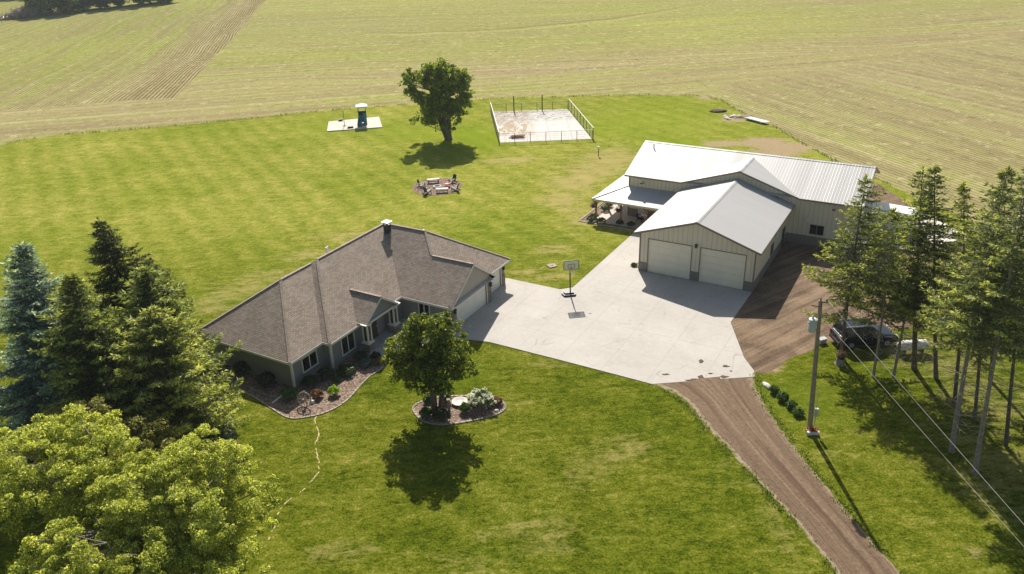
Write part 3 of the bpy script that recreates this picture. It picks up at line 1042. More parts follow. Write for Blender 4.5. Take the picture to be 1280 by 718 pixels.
def window(parent, name, c, w, h, nrm, right, frame, mull=1, fw=0.09, proud=0.06):
    """a window on a wall: frame child with its pane as a sub-part. c = centre on the wall face"""
    c, nrm, right = Vector(c), Vector(nrm), Vector(right)
    up = Vector((0, 0, 1))
    mb = MB()

    def bar(cx, cz, bw, bh, d):
        o = c + right * cx + up * cz
        a = [o + right * sx * bw / 2 + up * sz * bh / 2 + nrm * 0.002 for sx, sz in ((-1, -1), (1, -1), (1, 1), (-1, 1))]
        mb.ext(a, nrm * d)
    bar(0, h / 2 + fw / 2, w + 2 * fw, fw, proud)
    bar(0, -h / 2 - fw / 2, w + 2 * fw + 0.06, fw, proud + 0.03)
    bar(-w / 2 - fw / 2, 0, fw, h, proud)
    bar(w / 2 + fw / 2, 0, fw, h, proud)
    for k in range(mull):
        bar(-w / 2 + w * (k + 1) / (mull + 1), 0, 0.08, h, proud - 0.01)
    f = mb.build(name, frame, parent)
    mb = MB()
    a = [c + right * sx * w / 2 + up * sz * h / 2 + nrm * 0.004 for sx, sz in ((-1, -1), (1, -1), (1, 1), (-1, 1))]
    mb.ext(a, nrm * 0.012)
    mb.build('pane', M['glass'], f)
    return f


def sectional_door(parent, x0, x1, y, ny, z0, z1, mat, rows=4, cols=0, recess=0.0):
    """overhead door facing ny along local y; panels with grooves"""
    mb = MB()
    hh = (z1 - z0) / rows
    for i in range(rows):
        a, b = z0 + i * hh + 0.006, z0 + (i + 1) * hh - 0.006
        ya, yb = sorted((y, y + ny * 0.05))
        mb.box(x0, x1, ya, yb, a, b)
        for k in range(cols):
            cw = (x1 - x0) / cols
            ya, yb = sorted((y + ny * 0.048, y + ny * 0.062))
            mb.box(x0 + k * cw + 0.08, x0 + (k + 1) * cw - 0.08, ya, yb, a + 0.09, b - 0.09)
    ya, yb = sorted((y + ny * 0.0, y + ny * 0.02))
    mb.box(x0 + 0.01, x1 - 0.01, ya, yb, z0, z1)
    d = mb.build('garage_door', mat, parent)
    return d


# ------------------------------------------------------------------ the house
# local axes: x along the long front (away from the wagon wheel), y = towards the back lawn
house = thing('ranch_house', 'single-storey slate grey house with brown shingled hip roof and white window trim', 'house', HO, HTH)
ZR, SL, OH = 2.513, 0.703, 0.453
JX, JOG, EX, GW, GB, RX = 3.487, 0.762, 12.121, 7.238, 6.333, 5.708
HW1 = (9.248 + 2 * OH) / 2
HW2 = (9.248 + 2 * OH + JOG) / 2
BK = -9.248 - OH
XE = EX + 2 * HW2


def hp(a, b, z):
    return (a, -b, z)


def roof_pt(a, b, h):
    return hp(a, b, ZR + SL * h)


R1 = roof_pt(-OH + HW1, OH - HW1, HW1)
P1 = roof_pt(JX - OH + HW1, OH - HW1, HW1)
P2 = roof_pt(JX - OH + HW2, OH + JOG - HW2, HW2)
VJ = roof_pt(EX + HW2, OH + JOG - HW2, HW2)
R3 = roof_pt(EX + HW2, RX - HW2, HW2)
GE = roof_pt(EX + GW / 2, RX - GW / 2, GW / 2)
GA = roof_pt(EX + GW / 2, GB, GW / 2)
c0 = roof_pt(-OH, OH, 0)
j1 = roof_pt(JX - OH, OH, 0)
j2 = roof_pt(JX - OH, OH + JOG, 0)
ic = roof_pt(EX, OH + JOG, 0)
gl = roof_pt(EX, GB, 0)
gr = roof_pt(EX + GW, GB, 0)
gv = roof_pt(EX + GW, RX, 0)
xr = roof_pt(XE, RX, 0)
xb = roof_pt(XE, BK, 0)
bl = roof_pt(-OH, BK, 0)
planes = [[c0, j1, P1, R1], [bl, c0, R1], [j1, j2, P2, P1], [j2, ic, VJ, P2], [ic, gl, GA, GE, R3, VJ],
          [GA, gr, gv, GE], [gv, xr, R3, GE], [xr, xb, VJ, R3], [xb, bl, R1, P1, P2, VJ]]
mb = MB()
for pl in planes:
    mb.ext(pl, (0, 0, -0.13))
roof = mb.build('roof', M['shingle'], house)
# ridge and hip caps
mb = MB()
for a, b in ((R1, P1), (P2, VJ), (VJ, R3), (GE, GA), (c0, R1), (bl, R1), (R3, GE), (R3, xr), (VJ, xb), (j2, P2)):
    a, b = Vector(a), Vector(b)
    d = (b - a).normalized()
    mb.beam(a + d * 0.05 + Vector((0, 0, 0.004)), b + Vector((0, 0, 0.004)), 0.22, 0.014)
cap = mb.build('ridge_cap', M['shingle'], roof)
mb = MB()
for p, q, out in ((c0, j1, (0, -1, 0)), (bl, c0, (-1, 0, 0)), (j1, j2, (-1, 0, 0)), (j2, ic, (0, -1, 0)), (ic, gl, (-1, 0, 0)),
                  (gl, GA, (0, -1, 0)), (GA, gr, (0, -1, 0)), (gr, gv, (1, 0, 0)), (gv, xr, (0, -1, 0)), (xr, xb, (1, 0, 0)), (xb, bl, (0, 1, 0))):
    edge_board(mb, p, q, out, 0.20, 0.035, lift=-0.02)
mb.build('fascia', M['white'], house)
mb = MB()     # soffits close the eaves
for pl in ([hp(-OH, OH, 0), hp(EX, OH, 0), hp(EX, 0, 0), hp(-OH, 0, 0)], [hp(JX - OH, OH + JOG, 0), hp(EX, OH + JOG, 0), hp(EX, OH, 0), hp(JX - OH, OH, 0)],
           [hp(-OH, 0, 0), hp(0, 0, 0), hp(0, BK, 0), hp(-OH, BK, 0)], [hp(0, -9.248, 0), hp(XE, -9.248, 0), hp(XE, BK, 0), hp(0, BK, 0)],
           [hp(EX, GB, 0), hp(EX + GW, GB, 0), hp(EX + GW, GB - .4, 0), hp(EX, GB - .4, 0)], [hp(EX, GB - .4, 0), hp(EX + OH, GB - .4, 0), hp(EX + OH, OH, 0), hp(EX, OH, 0)],
           [hp(EX + GW - OH, RX, 0), hp(XE, RX, 0), hp(XE, RX - .45, 0), hp(EX + GW - OH, RX - .45, 0)], [hp(XE - OH, RX - .45, 0), hp(XE, RX - .45, 0), hp(XE, -9.248, 0), hp(XE - OH, -9.248, 0)]):
    mb.ext([(x, y, ZR - 0.17) for x, y, z in pl], (0, 0, 0.01))
mb.build('soffit', M['white'], house)

WT = 2.60
GF = GB - 0.40            # face of the garage gable
TF = RX - 0.45            # face of the single garage bay
XW0, XW1 = EX + OH, XE - OH
mb = MB()
mb.box(0, JX, 0, 9.248, 0, WT)
mb.box(JX, XW0, -JOG, 9.248, 0, WT)
# wing: walls with openings for the doors
D0, D1 = 13.37, 18.25
mb.box(XW0, XW1, -TF + 0.25, 9.248, 0, WT)                       # body of the wing
mb.box(XW0, D0 - 0.02, -GF, -TF + 0.25, 0, WT)                    # pier left of the wide door
mb.box(D1 + 0.02, EX + GW - OH, -GF, -TF + 0.25, 0, WT)           # pier between the doors
mb.box(D0 - 0.02, D1 + 0.02, -GF, -TF + 0.25, 2.16, WT)           # header
mb.box(EX + GW - OH, 19.35, -TF, -TF + 0.25, 0, WT)
mb.box(19.35, 21.95, -TF, -TF + 0.25, 2.16, WT)
mb.box(21.95, XW1, -TF, -TF + 0.25, 0, WT)
mb.build('wall', M['lap'], house)
# taupe siding of the garage gable, above the wide door
mb = MB()
xa, xb_ = XW0, EX + GW - OH
xm = EX + GW / 2
ztop = lambda x: ZR + SL * (GW / 2 - abs(x - xm)) - 0.15
mb.ext([(xa, -GF - 0.004, 2.17), (xb_, -GF - 0.004, 2.17), (xb_, -GF - 0.004, ztop(xb_)), (xm, -GF - 0.004, ztop(xm)), (xa, -GF - 0.004, ztop(xa))], (0, -0.03, 0))
mb.build('gable_siding', M['greige'], house)
for x0, x1 in ((EX - 0.02, EX + 0.62), (EX + GW - 0.62, EX + GW + 0.02)):      # rake returns: small boxed eave ends
    mb = MB()
    mb.box(x0, x1, -GB - 0.05, -GF - 0.04, ZR - 0.20, ZR - 0.06)
    mb.ext([(x0, -GB - 0.02, ZR - 0.06), (x1, -GB - 0.02, ZR - 0.06), (x1, -GF - 0.04, ZR + 0.10), (x0, -GF - 0.04, ZR + 0.10)], (0, 0, 0.02), 1)
    mb.build('eave_return', [M['white'], M['black']], house)
dr = sectional_door(house, D0, D1, -GF + 0.16, -1, 0.06, 2.15, M['door_white'], 4, 8)
dr2 = sectional_door(house, 19.4, 21.9, -TF + 0.13, -1, 0.06, 2.15, M['door_white'], 4, 4)
mb = MB()
for x0, x1, f in ((D0, D1, GF), (19.4, 21.9, TF)):
    mb.box(x0 - 0.13, x0 - 0.012, -f - 0.036, -f - 0.003, 0.05, 2.17)
    mb.box(x1 + 0.012, x1 + 0.13, -f - 0.036, -f - 0.003, 0.05, 2.17)
    mb.box(x0 - 0.13, x1 + 0.13, -f - 0.036, -f - 0.003, 2.172, 2.30) if f == TF else None
mb.build('door_trim', M['white'], house)
# stone piers beside the garage doors
for parts in ([(XW0 - 0.05, D0 - 0.135, -GF - 0.07, -GF - 0.002, 0.05, 2.16), (XW0 - 0.05, XW0 - 0.002, -GF - 0.002, -GF + 0.75, 0.05, 1.1)],
              [(D1 + 0.135, EX + GW - OH + 0.05, -GF - 0.07, -GF - 0.002, 0.05, 2.16), (EX + GW - OH + 0.003, EX + GW - OH + 0.05, -GF - 0.002, -TF - 0.002, 0.05, 2.16)],
              [(22.04, XW1 + 0.05, -TF - 0.07, -TF - 0.002, 0.05, 1.1), (XW1 + 0.003, XW1 + 0.05, -TF - 0.002, -TF + 0.8, 0.05, 1.1)]):
    mb = MB()
    for b_ in parts:
        mb.box(*b_)
    mb.build('stone_pier', M['stone'], house)
mb = MB()     # white corner boards
for x, y, dx, dy in ((0, 0, -1, -1), (JX, -JOG, -1, -1), (XW1, -TF, 1, -1), (XW0, -GF, -1, -1)):
    z0 = 1.12 if x > 12 else 0.0
    xa, xb2 = sorted((x + dx * 0.035, x - dx * 0.13))
    ya, yb2 = sorted((y + dy * 0.035, y + dy * 0.003))
    if x < 12:
        mb.box(xa, xb2, ya, yb2, z0, ZR - 0.175)
    xa, xb2 = sorted((x + dx * 0.035, x + dx * 0.003))
    ya, yb2 = sorted((y + dy * 0.0, y - dy * 0.13))
    mb.box(xa, xb2, ya, yb2, z0, ZR - 0.175)
mb.build('corner_board', M['white'], house)
window(house, 'window', hp(1.88, 0, 1.30), 1.50, 1.10, (0, -1, 0), (1, 0, 0), M['white'])
window(house, 'window', hp(5.46, JOG, 1.24), 1.42, 1.42, (0, -1, 0), (1, 0, 0), M['white'])
window(house, 'window', hp(12.0 + 0.573 - 0.001, 3.2, 1.5), 1.0, 1.0, (-1, 0, 0), (0, 1, 0), M['white'])

# entry porch: its own little gable on two white columns
PX, PHW, PZ, PF = 8.62, 2.15, 4.18, 1.95
pz0 = PZ - SL * PHW
mb = MB()
bstart = OH + JOG - (PZ - ZR) / SL
bl0 = OH + JOG - (pz0 - ZR) / SL
pa, pb = hp(PX, bstart, PZ + 0.003), hp(PX, PF, PZ + 0.003)
for s in (-1, 1):
    e0, e1 = hp(PX + s * PHW, bl0, pz0 + 0.003), hp(PX + s * PHW, PF, pz0 + 0.003)
    mb.ext([pa, pb, e1, e0], (0, 0, -0.12))
pr = mb.build('porch_roof', M['shingle'], house)
mb = MB()
mb.beam(Vector(pa) + Vector((0, 0, .02)), Vector(pb) + Vector((0, 0, .02)), 0.24, 0.05)
mb.build('ridge_cap', M['shingle'], pr)
mb = MB()
for s in (-1, 1):
    e0, e1 = hp(PX + s * PHW, bl0, pz0), hp(PX + s * PHW, PF, pz0)
    edge_board(mb, pb, e1, (0, -1, 0), 0.17, 0.035, lift=-0.01)
    edge_board(mb, e0, e1, (s, 0, 0), 0.15, 0.035, lift=-0.01)
mb.box(PX - PHW + 0.25, PX + PHW - 0.25, -PF + 0.10, -PF + 0.30, pz0 - 0.24, pz0 - 0.06)
mb.box(PX - PHW - 0.15, PX - PHW + 0.55, -PF - 0.10, -PF + 0.45, pz0 - 0.10, pz0 - 0.02)
mb.box(PX + PHW - 0.55, PX + PHW + 0.15, -PF - 0.10, -PF + 0.45, pz0 - 0.10, pz0 - 0.02)
mb.build('porch_fascia', M['white'], pr)
mb = MB()
gx = PHW - 0.25
mb.ext([(PX - gx, -PF + 0.2, pz0 + 0.02), (PX + gx, -PF + 0.2, pz0 + 0.02), (PX, -PF + 0.2, PZ - 0.16)], (0, 0.06, 0))
mb.build('porch_gable', M['lap'], pr)
for s in (-1, 1):
    cx, cy = PX + s * 1.72, -1.62
    mb = MB()
    mb.box(cx - .36, cx + .36, cy - .36, cy + .36, 0, 0.82)
    mb.box(cx - .40, cx + .40, cy - .40, cy + .40, 0.82, 0.88, 1)
    ped = mb.build('pillar_base', [M['stone'], M['white']], house)
    mb = MB()       # white frames at the four corners with dark recessed panels
    for sx in (-1, 1):
        for sy in (-1, 1):
            x0, x1 = sorted((cx + sx * .27, cx + sx * .15))
            y0, y1 = sorted((cy + sy * .27, cy + sy * .15))
            mb.box(x0, x1, y0, y1, 0.88, 2.46)
    mb.box(cx - .30, cx + .30, cy - .30, cy + .30, 2.36, 2.462)
    mb.box(cx - .30, cx + .30, cy - .30, cy + .30, 0.882, 1.0)
    mb.box(cx - .22, cx + .22, cy - .22, cy + .22, 1.0, 2.36, 1)
    mb.build('column', [M['white'], M['door_brown']], ped)
mb = MB()
mb.box(8.1, 9.1, -JOG - 0.05, -JOG - 0.003, 0.10, 2.15)
dd = mb.build('front_door', M['door_brown'], house)
mb = MB()
mb.box(8.99, 9.03, -JOG - 0.10, -JOG - 0.05, 1.0, 1.14)
mb.build('handle', M['galv'], dd)
mb = MB()
mb.box(6.4, XW0 - 0.01, -2.15, -JOG - 0.004, 0.0, 0.10)
mb.build('porch_floor', M['conc'], house)
# black carriage lamps on the garage piers
for x, f in ((XW0 + 0.33, GF + 0.072), (EX + GW - OH - 0.18, GF + 0.072), (22.3, TF + 0.004)):
    mb = MB()
    mb.box(x - .09, x + .09, -f - 0.20, -f - 0.03, 1.62, 1.92)
    mb.box(x - .05, x + .05, -f - 0.03, -f - 0.002, 1.70, 1.84)
    mb.ext([(x - .12, -f - .23, 1.92), (x + .12, -f - .23, 1.92), (x + .12, -f - .0, 1.92), (x - .12, -f, 1.92)], (0, 0, 0.05))
    mb.build('wall_lamp', M['black'], house)
# chimney flue: a dark square housing with a flat pale cap, and two vent stacks beyond the ridge
mb = MB()
cxx, cyy = 16.95, 3.48
mb.box(cxx - .24, cxx + .24, cyy - .24, cyy + .24, 5.6, 6.50)
for sx in (-1, 1):
    for sy in (-1, 1):
        mb.box(cxx + sx * .2 - .03, cxx + sx * .2 + .03, cyy + sy * .2 - .03, cyy + sy * .2 + .03, 6.50, 6.76)
ch = mb.build('chimney', M['darkbox'], house)
mb = MB()
mb.box(cxx - .36, cxx + .36, cyy - .36, cyy + .36, 6.76, 6.83)
mb.build('chimney_cap', M['galv'], ch)
for x, y in ((10.8, 5.3), (11.05, 5.35), (19.3, 1.2)):
    mb = MB()
    mb.tube([(x, y, 5.0), (x, y, 6.32 if x < 12 else 5.6)], 0.07, 8)
    mb.build('vent_pipe', M['white_pl'], house)

# ------------------------------------------------------------------ the metal shop
shop = thing('metal_shop', 'cream ribbed-steel workshop with white metal roof and two overhead doors', 'workshop', SO, STH)
GWd, GH, GAP, LG, GO = 10.875, 4.093, 1.823, 13.432, 0.45
UL, UR, MH, MR, MD, MO = -6.495, 17.376, 4.948, 2.138, 11.407, 0.40
gs = GAP / (GWd / 2)
ms = MR / (MD / 2)
T = 0.12
gt = lambda u: GH + GAP - gs * abs(u - GWd / 2) + T
ridge_v = LG + MD / 2
ze = MH - MO * ms + T
CL, CR, CG = -0.477, 11.741, 2.018
cm = (CL + CR) / 2
cs = CG / (CR - cm)
cz = ze + CG
# garage-wing roof
mb = MB()
for s in (-1, 1):
    ue = GWd / 2 + s * (GWd / 2 + GO)
    mb.ext([(GWd / 2, -GO, GH + GAP + T), (GWd / 2, LG - .02, GH + GAP + T), (ue, LG - .02, gt(ue)), (ue, -GO, gt(ue))], (0, 0, -0.08))
wr = mb.build('wing_roof', M['roof_metal2'], shop)
mb = MB()
for s in (-1, 1):
    ue = GWd / 2 + s * (GWd / 2 + GO)
    edge_board(mb, (GWd / 2, -GO, GH + GAP + T), (ue, -GO, gt(ue)), (0, -1, 0), 0.20, 0.03, 0.004)
    edge_board(mb, (ue, -GO, gt(ue)), (ue, LG - .03, gt(ue)), (s, 0, 0), 0.16, 0.06, -0.004)
mb.build('roof_trim', M['brown_trim'], wr)
mb = MB()
for s in (-1, 1):
    a = (GWd / 2, -GO - .01, GH + GAP + T + 0.035)
    mb.ext([a, (GWd / 2, LG - .02, a[2]), (GWd / 2 + s * .22, LG - .02, gt(GWd / 2 + .22) + .035), (GWd / 2 + s * .22, -GO - .01, gt(GWd / 2 + .22) + .035)], (0, 0, -0.025))
mb.build('ridge_cap', M['roof_metal'], wr)
# main roof
mb = MB()
for s in (-1, 1):
    ve = ridge_v + s * (MD / 2 + MO)
    mb.ext([(UL - MO, ridge_v, MH + MR + T), (UR + MO, ridge_v, MH + MR + T), (UR + MO, ve, ze), (UL - MO, ve, ze)], (0, 0, -0.08))
mr = mb.build('main_roof', M['roof_metal'], shop)
mb = MB()
for s in (-1, 1):
    ve = ridge_v + s * (MD / 2 + MO)
    for ux, d in ((UL - MO, -1), (UR + MO, 1)):
        edge_board(mb, (ux, ridge_v, MH + MR + T), (ux, ve, ze), (d, 0, 0), 0.20, 0.03, 0.004)
    if s > 0:
        edge_board(mb, (UL - MO, ve, ze), (UR + MO, ve, ze), (0, s, 0), 0.16, 0.06, -0.004)
    else:
        edge_board(mb, (UL - MO, ve, ze), (CL, ve, ze), (0, s, 0), 0.16, 0.06, -0.004)
        edge_board(mb, (CR, ve, ze), (UR + MO, ve, ze), (0, s, 0), 0.16, 0.06, -0.004)
mb.build('roof_trim', M['brown_trim'], mr)
mb = MB()
for s in (-1, 1):
    mb.ext([(UL - MO, ridge_v, MH + MR + T + .035), (UR + MO, ridge_v, MH + MR + T + .035), (UR + MO, ridge_v + s * .22, MH + MR + T + .035 - ms * .22), (UL - MO, ridge_v + s * .22, MH + MR + T + .035 - ms * .22)], (0, 0, -.025))
mb.build('ridge_cap', M['roof_metal'], mr)
# cross gable over the wing
mb = MB()
vf = LG - MO
vb = vf + (cz - ze) / ms
for s in (-1, 1):
    ue = cm + s * (CR - cm)
    mb.ext([(cm, vf, cz + .004), (cm, vb, cz + .004), (ue, vf, ze + .004)], (0, 0, -0.08))
cr = mb.build('cross_gable_roof', M['roof_metal2'], shop)
mb = MB()
for s in (-1, 1):
    ue = cm + s * (CR - cm)
    edge_board(mb, (cm, vf, cz), (ue, vf, ze), (0, -1, 0), 0.18, 0.03, 0.008)
mb.build('roof_trim', M['brown_trim'], cr)
mb = MB()
for s in (-1, 1):
    mb.ext([(cm, vf - .01, cz + .04), (cm, vb, cz + .04), (cm + s * .2, vb - .2 * cs / ms, cz + .04 - cs * .2), (cm + s * .2, vf - .01, cz + .04 - cs * .2)], (0, 0, -.02))
mb.build('ridge_cap', M['roof_metal'], cr)
# walls
mb = MB()
d1l, d1r, d2l, d2r, dh = 0.864, 5.03, 5.892, 10.002, 3.443
ft = 0.20
for a, b in ((0, d1l), (d1r, d2l), (d2r, GWd)):
    mb.box(a, b, 0, ft, 0, dh)
mb.ext([(0, 0, dh), (GWd, 0, dh), (GWd, 0, gt(GWd) - .09), (GWd / 2, 0, gt(GWd / 2) - .09), (0, 0, gt(0) - .09)], (0, ft, 0))
mb.box(0, ft, ft, LG, 0, GH + .02)
mb.box(GWd - ft, GWd, ft, LG, 0, GH + .02)
mb.box(UL, UR, LG, LG + ft, 0, MH + .02)
mb.box(UL, UR, LG + MD - ft, LG + MD, 0, MH + .02)
for ux in (UL, UR - ft):
    mb.ext([(ux, LG + ft, 0), (ux, LG + MD - ft, 0), (ux, LG + MD - ft, MH - .0), (ux, ridge_v, MH + MR + T - .09), (ux, LG + ft, MH)], (ft, 0, 0))
mb.ext([(CL + .4, LG - .02, ze - .15), (CR - .4, LG - .02, ze - .15), (CR - .4, LG - .02, ze + .05), (cm, LG - .02, cz - .09), (CL + .4, LG - .02, ze + .05)], (0, -0.05, 0))
mb.build('wall', M['ribbed'], shop)
mb = MB()
wz = 0.98
for a, b in ((-0.03, d1l), (d1r, d2l), (d2r, GWd + .03)):
    mb.box(a, b, -0.03, -0.003, 0, wz)
mb.box(GWd + .003, GWd + .03, -0.03, LG - .035, 0, wz)
mb.box(-.03, -.003, -0.03, LG - .035, 0, wz)
mb.box(GWd + .003, UR + .03, LG - .03, LG - .003, 0, wz)
mb.box(UL - .03, -.003, LG - .03, LG - .003, 0, wz)
mb.box(UR + .003, UR + .03, LG - .03, LG + MD, 0, wz)
mb.box(UL - .03, UL - .003, LG - .03, LG + MD, 0, wz)
mb.build('wainscot', M['wainscot'], shop)
mb = MB()    # corner and door trims
for u in (0, GWd):
    s = -1 if u == 0 else 1
    a, b = sorted((u + s * .035, u - s * .10))
    mb.box(a, b, -0.045, -0.032, 0, gt(u) - .2)
for a, b in ((d1l, d1r), (d2l, d2r)):
    mb.box(a - .07, a - .001, -0.05, -0.034, 0, dh + .07)
    mb.box(b + .001, b + .07, -0.05, -0.034, 0, dh + .07)
    mb.box(a - .001, b + .001, -0.05, -0.034, dh + .001, dh + .07)
mb.box(UL - .036, UL + .10, LG - .05, LG - .034, 0, ze - .2)
mb.build('trim', M['brown_trim'], shop)
for a, b in ((d1l, d1r), (d2l, d2r)):
    mb = MB()
    hh = dh / 5
    for i in range(5):
        mb.box(a + .002, b - .002, 0.09, 0.14, i * hh + (.06 if i == 0 else .008), (i + 1) * hh - .008)
    mb.box(a + .002, b - .002, 0.12, 0.15, 0, dh)
    mb.build('garage_door', M['door_cream'], shop)
window(shop, 'window', (13.78, LG, 1.74), 1.25, 0.90, (0, -1, 0), (1, 0, 0), M['brown_trim'], fw=0.06)
window(shop, 'window', (GWd, 6.7, 1.75), 0.95, 0.95, (1, 0, 0), (0, 1, 0), M['brown_trim'], fw=0.06)
mb = MB()
mb.box(GWd + .032, GWd + .08, 11.15, 12.15, 0.05, 2.15)
sd = mb.build('side_door', M['door_brown'], shop)
mb = MB()
mb.box(GWd + .08, GWd + .12, 11.25, 11.29, 1.0, 1.14)
mb.build('handle', M['galv'], sd)


def lamp(parent, c, n, mat, w=.16, h=.26):
    mb = MB()
    c, n = Vector(c), Vector(n)
    r = Vector((0, 0, 1)).cross(n)
    for (d0, d1, ww, h0, h1) in ((0.003, .05, w * .5, -.06, .06), (.05, .20, w, -h / 2, h / 2), (.03, .24, w * 1.25, h / 2, h / 2 + .04)):
        p = [c + n * d0 + r * s * ww / 2 + Vector((0, 0, z)) for s, z in ((-1, h0), (1, h0), (1, h1), (-1, h1))]
        mb.ext(p, n * (d1 - d0))
    return mb.build('wall_lamp', mat, parent)


lamp(shop, (d1r + (d2l - d1r) / 2, -.003, 3.55), (0, -1, 0), M['black'], .2, .3)
lamp(shop, (12.8, LG, 2.71), (0, -1, 0), M['white_pl'], .3, .3)
lamp(shop, (GWd, 7.9, 2.6), (1, 0, 0), M['white_pl'], .3, .3)


def flood(parent, c):
    mb = MB()
    x, y, z = c
    mb.beam((x, y - .02, z), (x, y - .75, z + .32), .06, .06)
    mb.box(x - .14, x + .14, y - 1.0, y - .68, z + .22, z + .40)
    return mb.build('flood_lamp', M['darkbox'], parent)


fl = flood(shop, (15.18, LG, 4.1))
fl2 = flood(shop, (-4.7, LG, 4.1))
mb = MB()
mb.tube([(-5.47, 18.1, 6.4), (-5.47, 18.1, 7.25)], .07, 8)
mb.build('vent_pipe', M['darkbox'], shop)

# wrap-around porch at the shop's end
PUL, PV0, PV1 = -9.55, 10.3, LG + MD + .2
pe, pt_ = 2.62, 3.62
mb = MB()
A0, A1, A2 = (PUL, PV0, pe), (-0.20, PV0, pe), (-0.20, LG - .06, pt_)
H1 = (UL, LG - .06, pt_)
H1b = (UL - .06, LG - .06, pt_)
mb.ext([A0, A1, A2, H1b], (0, 0, -.07))
mb.ext([A0, H1b, (UL - .06, PV1, pt_), (PUL, PV1, pe)], (0, 0, -.07))
po = mb.build('porch_roof', M['roof_metal'], shop)
mb = MB()
edge_board(mb, A0, A1, (0, -1, 0), .22, .05, -.004)
edge_board(mb, A0, (PUL, PV1, pe), (-1, 0, 0), .22, .05, -.004)
mb.build('porch_beam', M['cream_trim'], po)
mb = MB()
d = (Vector(H1b) - Vector(A0))
mb.beam(Vector(A0) + Vector((0, 0, .02)), Vector(H1b) + Vector((0, 0, .02)), .24, .04)
mb.build('hip_cap', M['roof_metal2'], po)
for u, v in ((-9.2, 10.65), (-9.2, 14.2), (-9.2, 18.0), (-9.2, 21.8), (-6.25, 10.65), (-3.3, 10.65), (-.55, 10.65)):
    mb = MB()
    mb.box(u - .09, u + .09, v - .09, v + .09, 0.06, pe - .1)
    mb.box(u - .13, u + .13, v - .13, v + .13, 0.06, .22)
    for s in (-1, 1):
        if u < -9 and v > 11:
            mb.beam((u, v + s * .05, 1.95), (u, v + s * .6, pe - .12), .09, .09)
        else:
            mb.beam((u + s * .05, v, 1.95), (u + s * .6, v, pe - .12), .09, .09)
    mb.build('porch_post', M['post_wood'], shop)
mb = MB()
mb.box(UL + 1.2, UL + 2.2, LG - .07, LG - .032, .07, 2.15)
mb.build('side_door', M['white'], shop)
window(shop, 'window', (UL + 4.3, LG, 1.6), 1.3, 1.0, (0, -1, 0), (1, 0, 0), M['white'], fw=.07)
pat = sheet('shop_patio', [rot2(q, SO, STH) for q in [(-9.35, 10.2), (-.04, 10.2), (-.04, 13.39), (-6.54, 13.39), (-6.54, 25), (-9.35, 25)]], 0.06, M['slab'], thick=.05)
pb_ = [rot2(q, SO, STH) for q in [(-10.75, 9.45), (-4.2, 9.55), (-4.2, 10.19), (-9.36, 10.19), (-9.36, 25), (-10.75, 25)]]
pbed = sheet('patio_bed', pb_, 0.028, M['mulch'])
curb(pb_[-1:] + pb_[:2], False, 0, .09, .14, pbed)
sheet('corner_bed', [rot2(q, SO, STH) for q in [(-1.0, .9), (-.05, .3), (-.05, 2.0), (-.6, 2.0)]], 0.062, M['mulch'])

# ------------------------------------------------------------------ vegetation materials
M['bark'] = plain('grey_brown_bark', (0.13, 0.105, 0.085), 0.95, var=0.35, scale=6, bump=0.6)
M['bark_pale'] = plain('pale_grey_bark', (0.27, 0.24, 0.21), 0.95, var=0.35, scale=5, bump=0.6)
M['twig'] = plain('dry_grey_twigs', (0.24, 0.21, 0.18), 0.95, var=0.25, scale=5)
M['maple'] = leaf_mat('maple_leaves', [(0.1, (0.018, 0.032, 0.005)), (0.45, (0.060, 0.088, 0.011)), (0.68, (0.14, 0.165, 0.022)), (0.9, (0.32, 0.32, 0.06))], 0.42)
M['bright'] = leaf_mat('yellow_green_leaves', [(0.10, (0.045, 0.062, 0.014)), (0.34, (0.140, 0.172, 0.036)), (0.58, (0.31, 0.33, 0.08)), (0.86, (0.49, 0.49, 0.18))], 0.55)
M['olive'] = leaf_mat('olive_leaves', [(0.15, (0.06, 0.065, 0.016)), (0.5, (0.14, 0.14, 0.04)), (0.9, (0.26, 0.245, 0.085))], 0.4)
M['cottonwood'] = leaf_mat('deep_green_leaves', [(0.1, (0.035, 0.060, 0.009)), (0.5, (0.115, 0.155, 0.018)), (0.92, (0.30, 0.33, 0.05))], 0.42)
M['sh_green'] = leaf_mat('green_shrub_leaves', [(0.1, (0.022, 0.045, 0.012)), (0.6, (0.055, 0.095, 0.024)), (0.95, (0.11, 0.15, 0.04))], 0.3)
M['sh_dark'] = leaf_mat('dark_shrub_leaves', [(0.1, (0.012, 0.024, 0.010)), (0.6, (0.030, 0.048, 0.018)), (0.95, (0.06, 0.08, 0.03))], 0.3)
M['sh_lime'] = leaf_mat('lime_shrub_leaves', [(0.1, (0.10, 0.16, 0.010)), (0.6, (0.20, 0.29, 0.015)), (0.95, (0.30, 0.38, 0.03))], 0.35)
M['sh_red'] = leaf_mat('russet_shrub_leaves', [(0.1, (0.06, 0.030, 0.018)), (0.6, (0.14, 0.075, 0.040)), (0.95, (0.24, 0.15, 0.08))], 0.3)
M['sh_blue'] = leaf_mat('blue_green_leaves', [(0.1, (0.03, 0.05, 0.045)), (0.6, (0.075, 0.11, 0.10)), (0.95, (0.14, 0.18, 0.16))], 0.25)
M['fl_white'] = leaf_mat('white_petals', [(0.2, (0.62, 0.61, 0.56)), (0.8, (0.82, 0.81, 0.77))], 0.25)
M['fl_purple'] = leaf_mat('purple_petals', [(0.2, (0.05, 0.02, 0.06)), (0.8, (0.16, 0.05, 0.18))], 0.25)
M['fl_pink'] = leaf_mat('pink_petals', [(0.2, (0.55, 0.30, 0.36)), (0.8, (0.80, 0.66, 0.66))], 0.25)
M['fl_red'] = leaf_mat('red_petals', [(0.2, (0.30, 0.03, 0.03)), (0.8, (0.50, 0.07, 0.06))], 0.25)
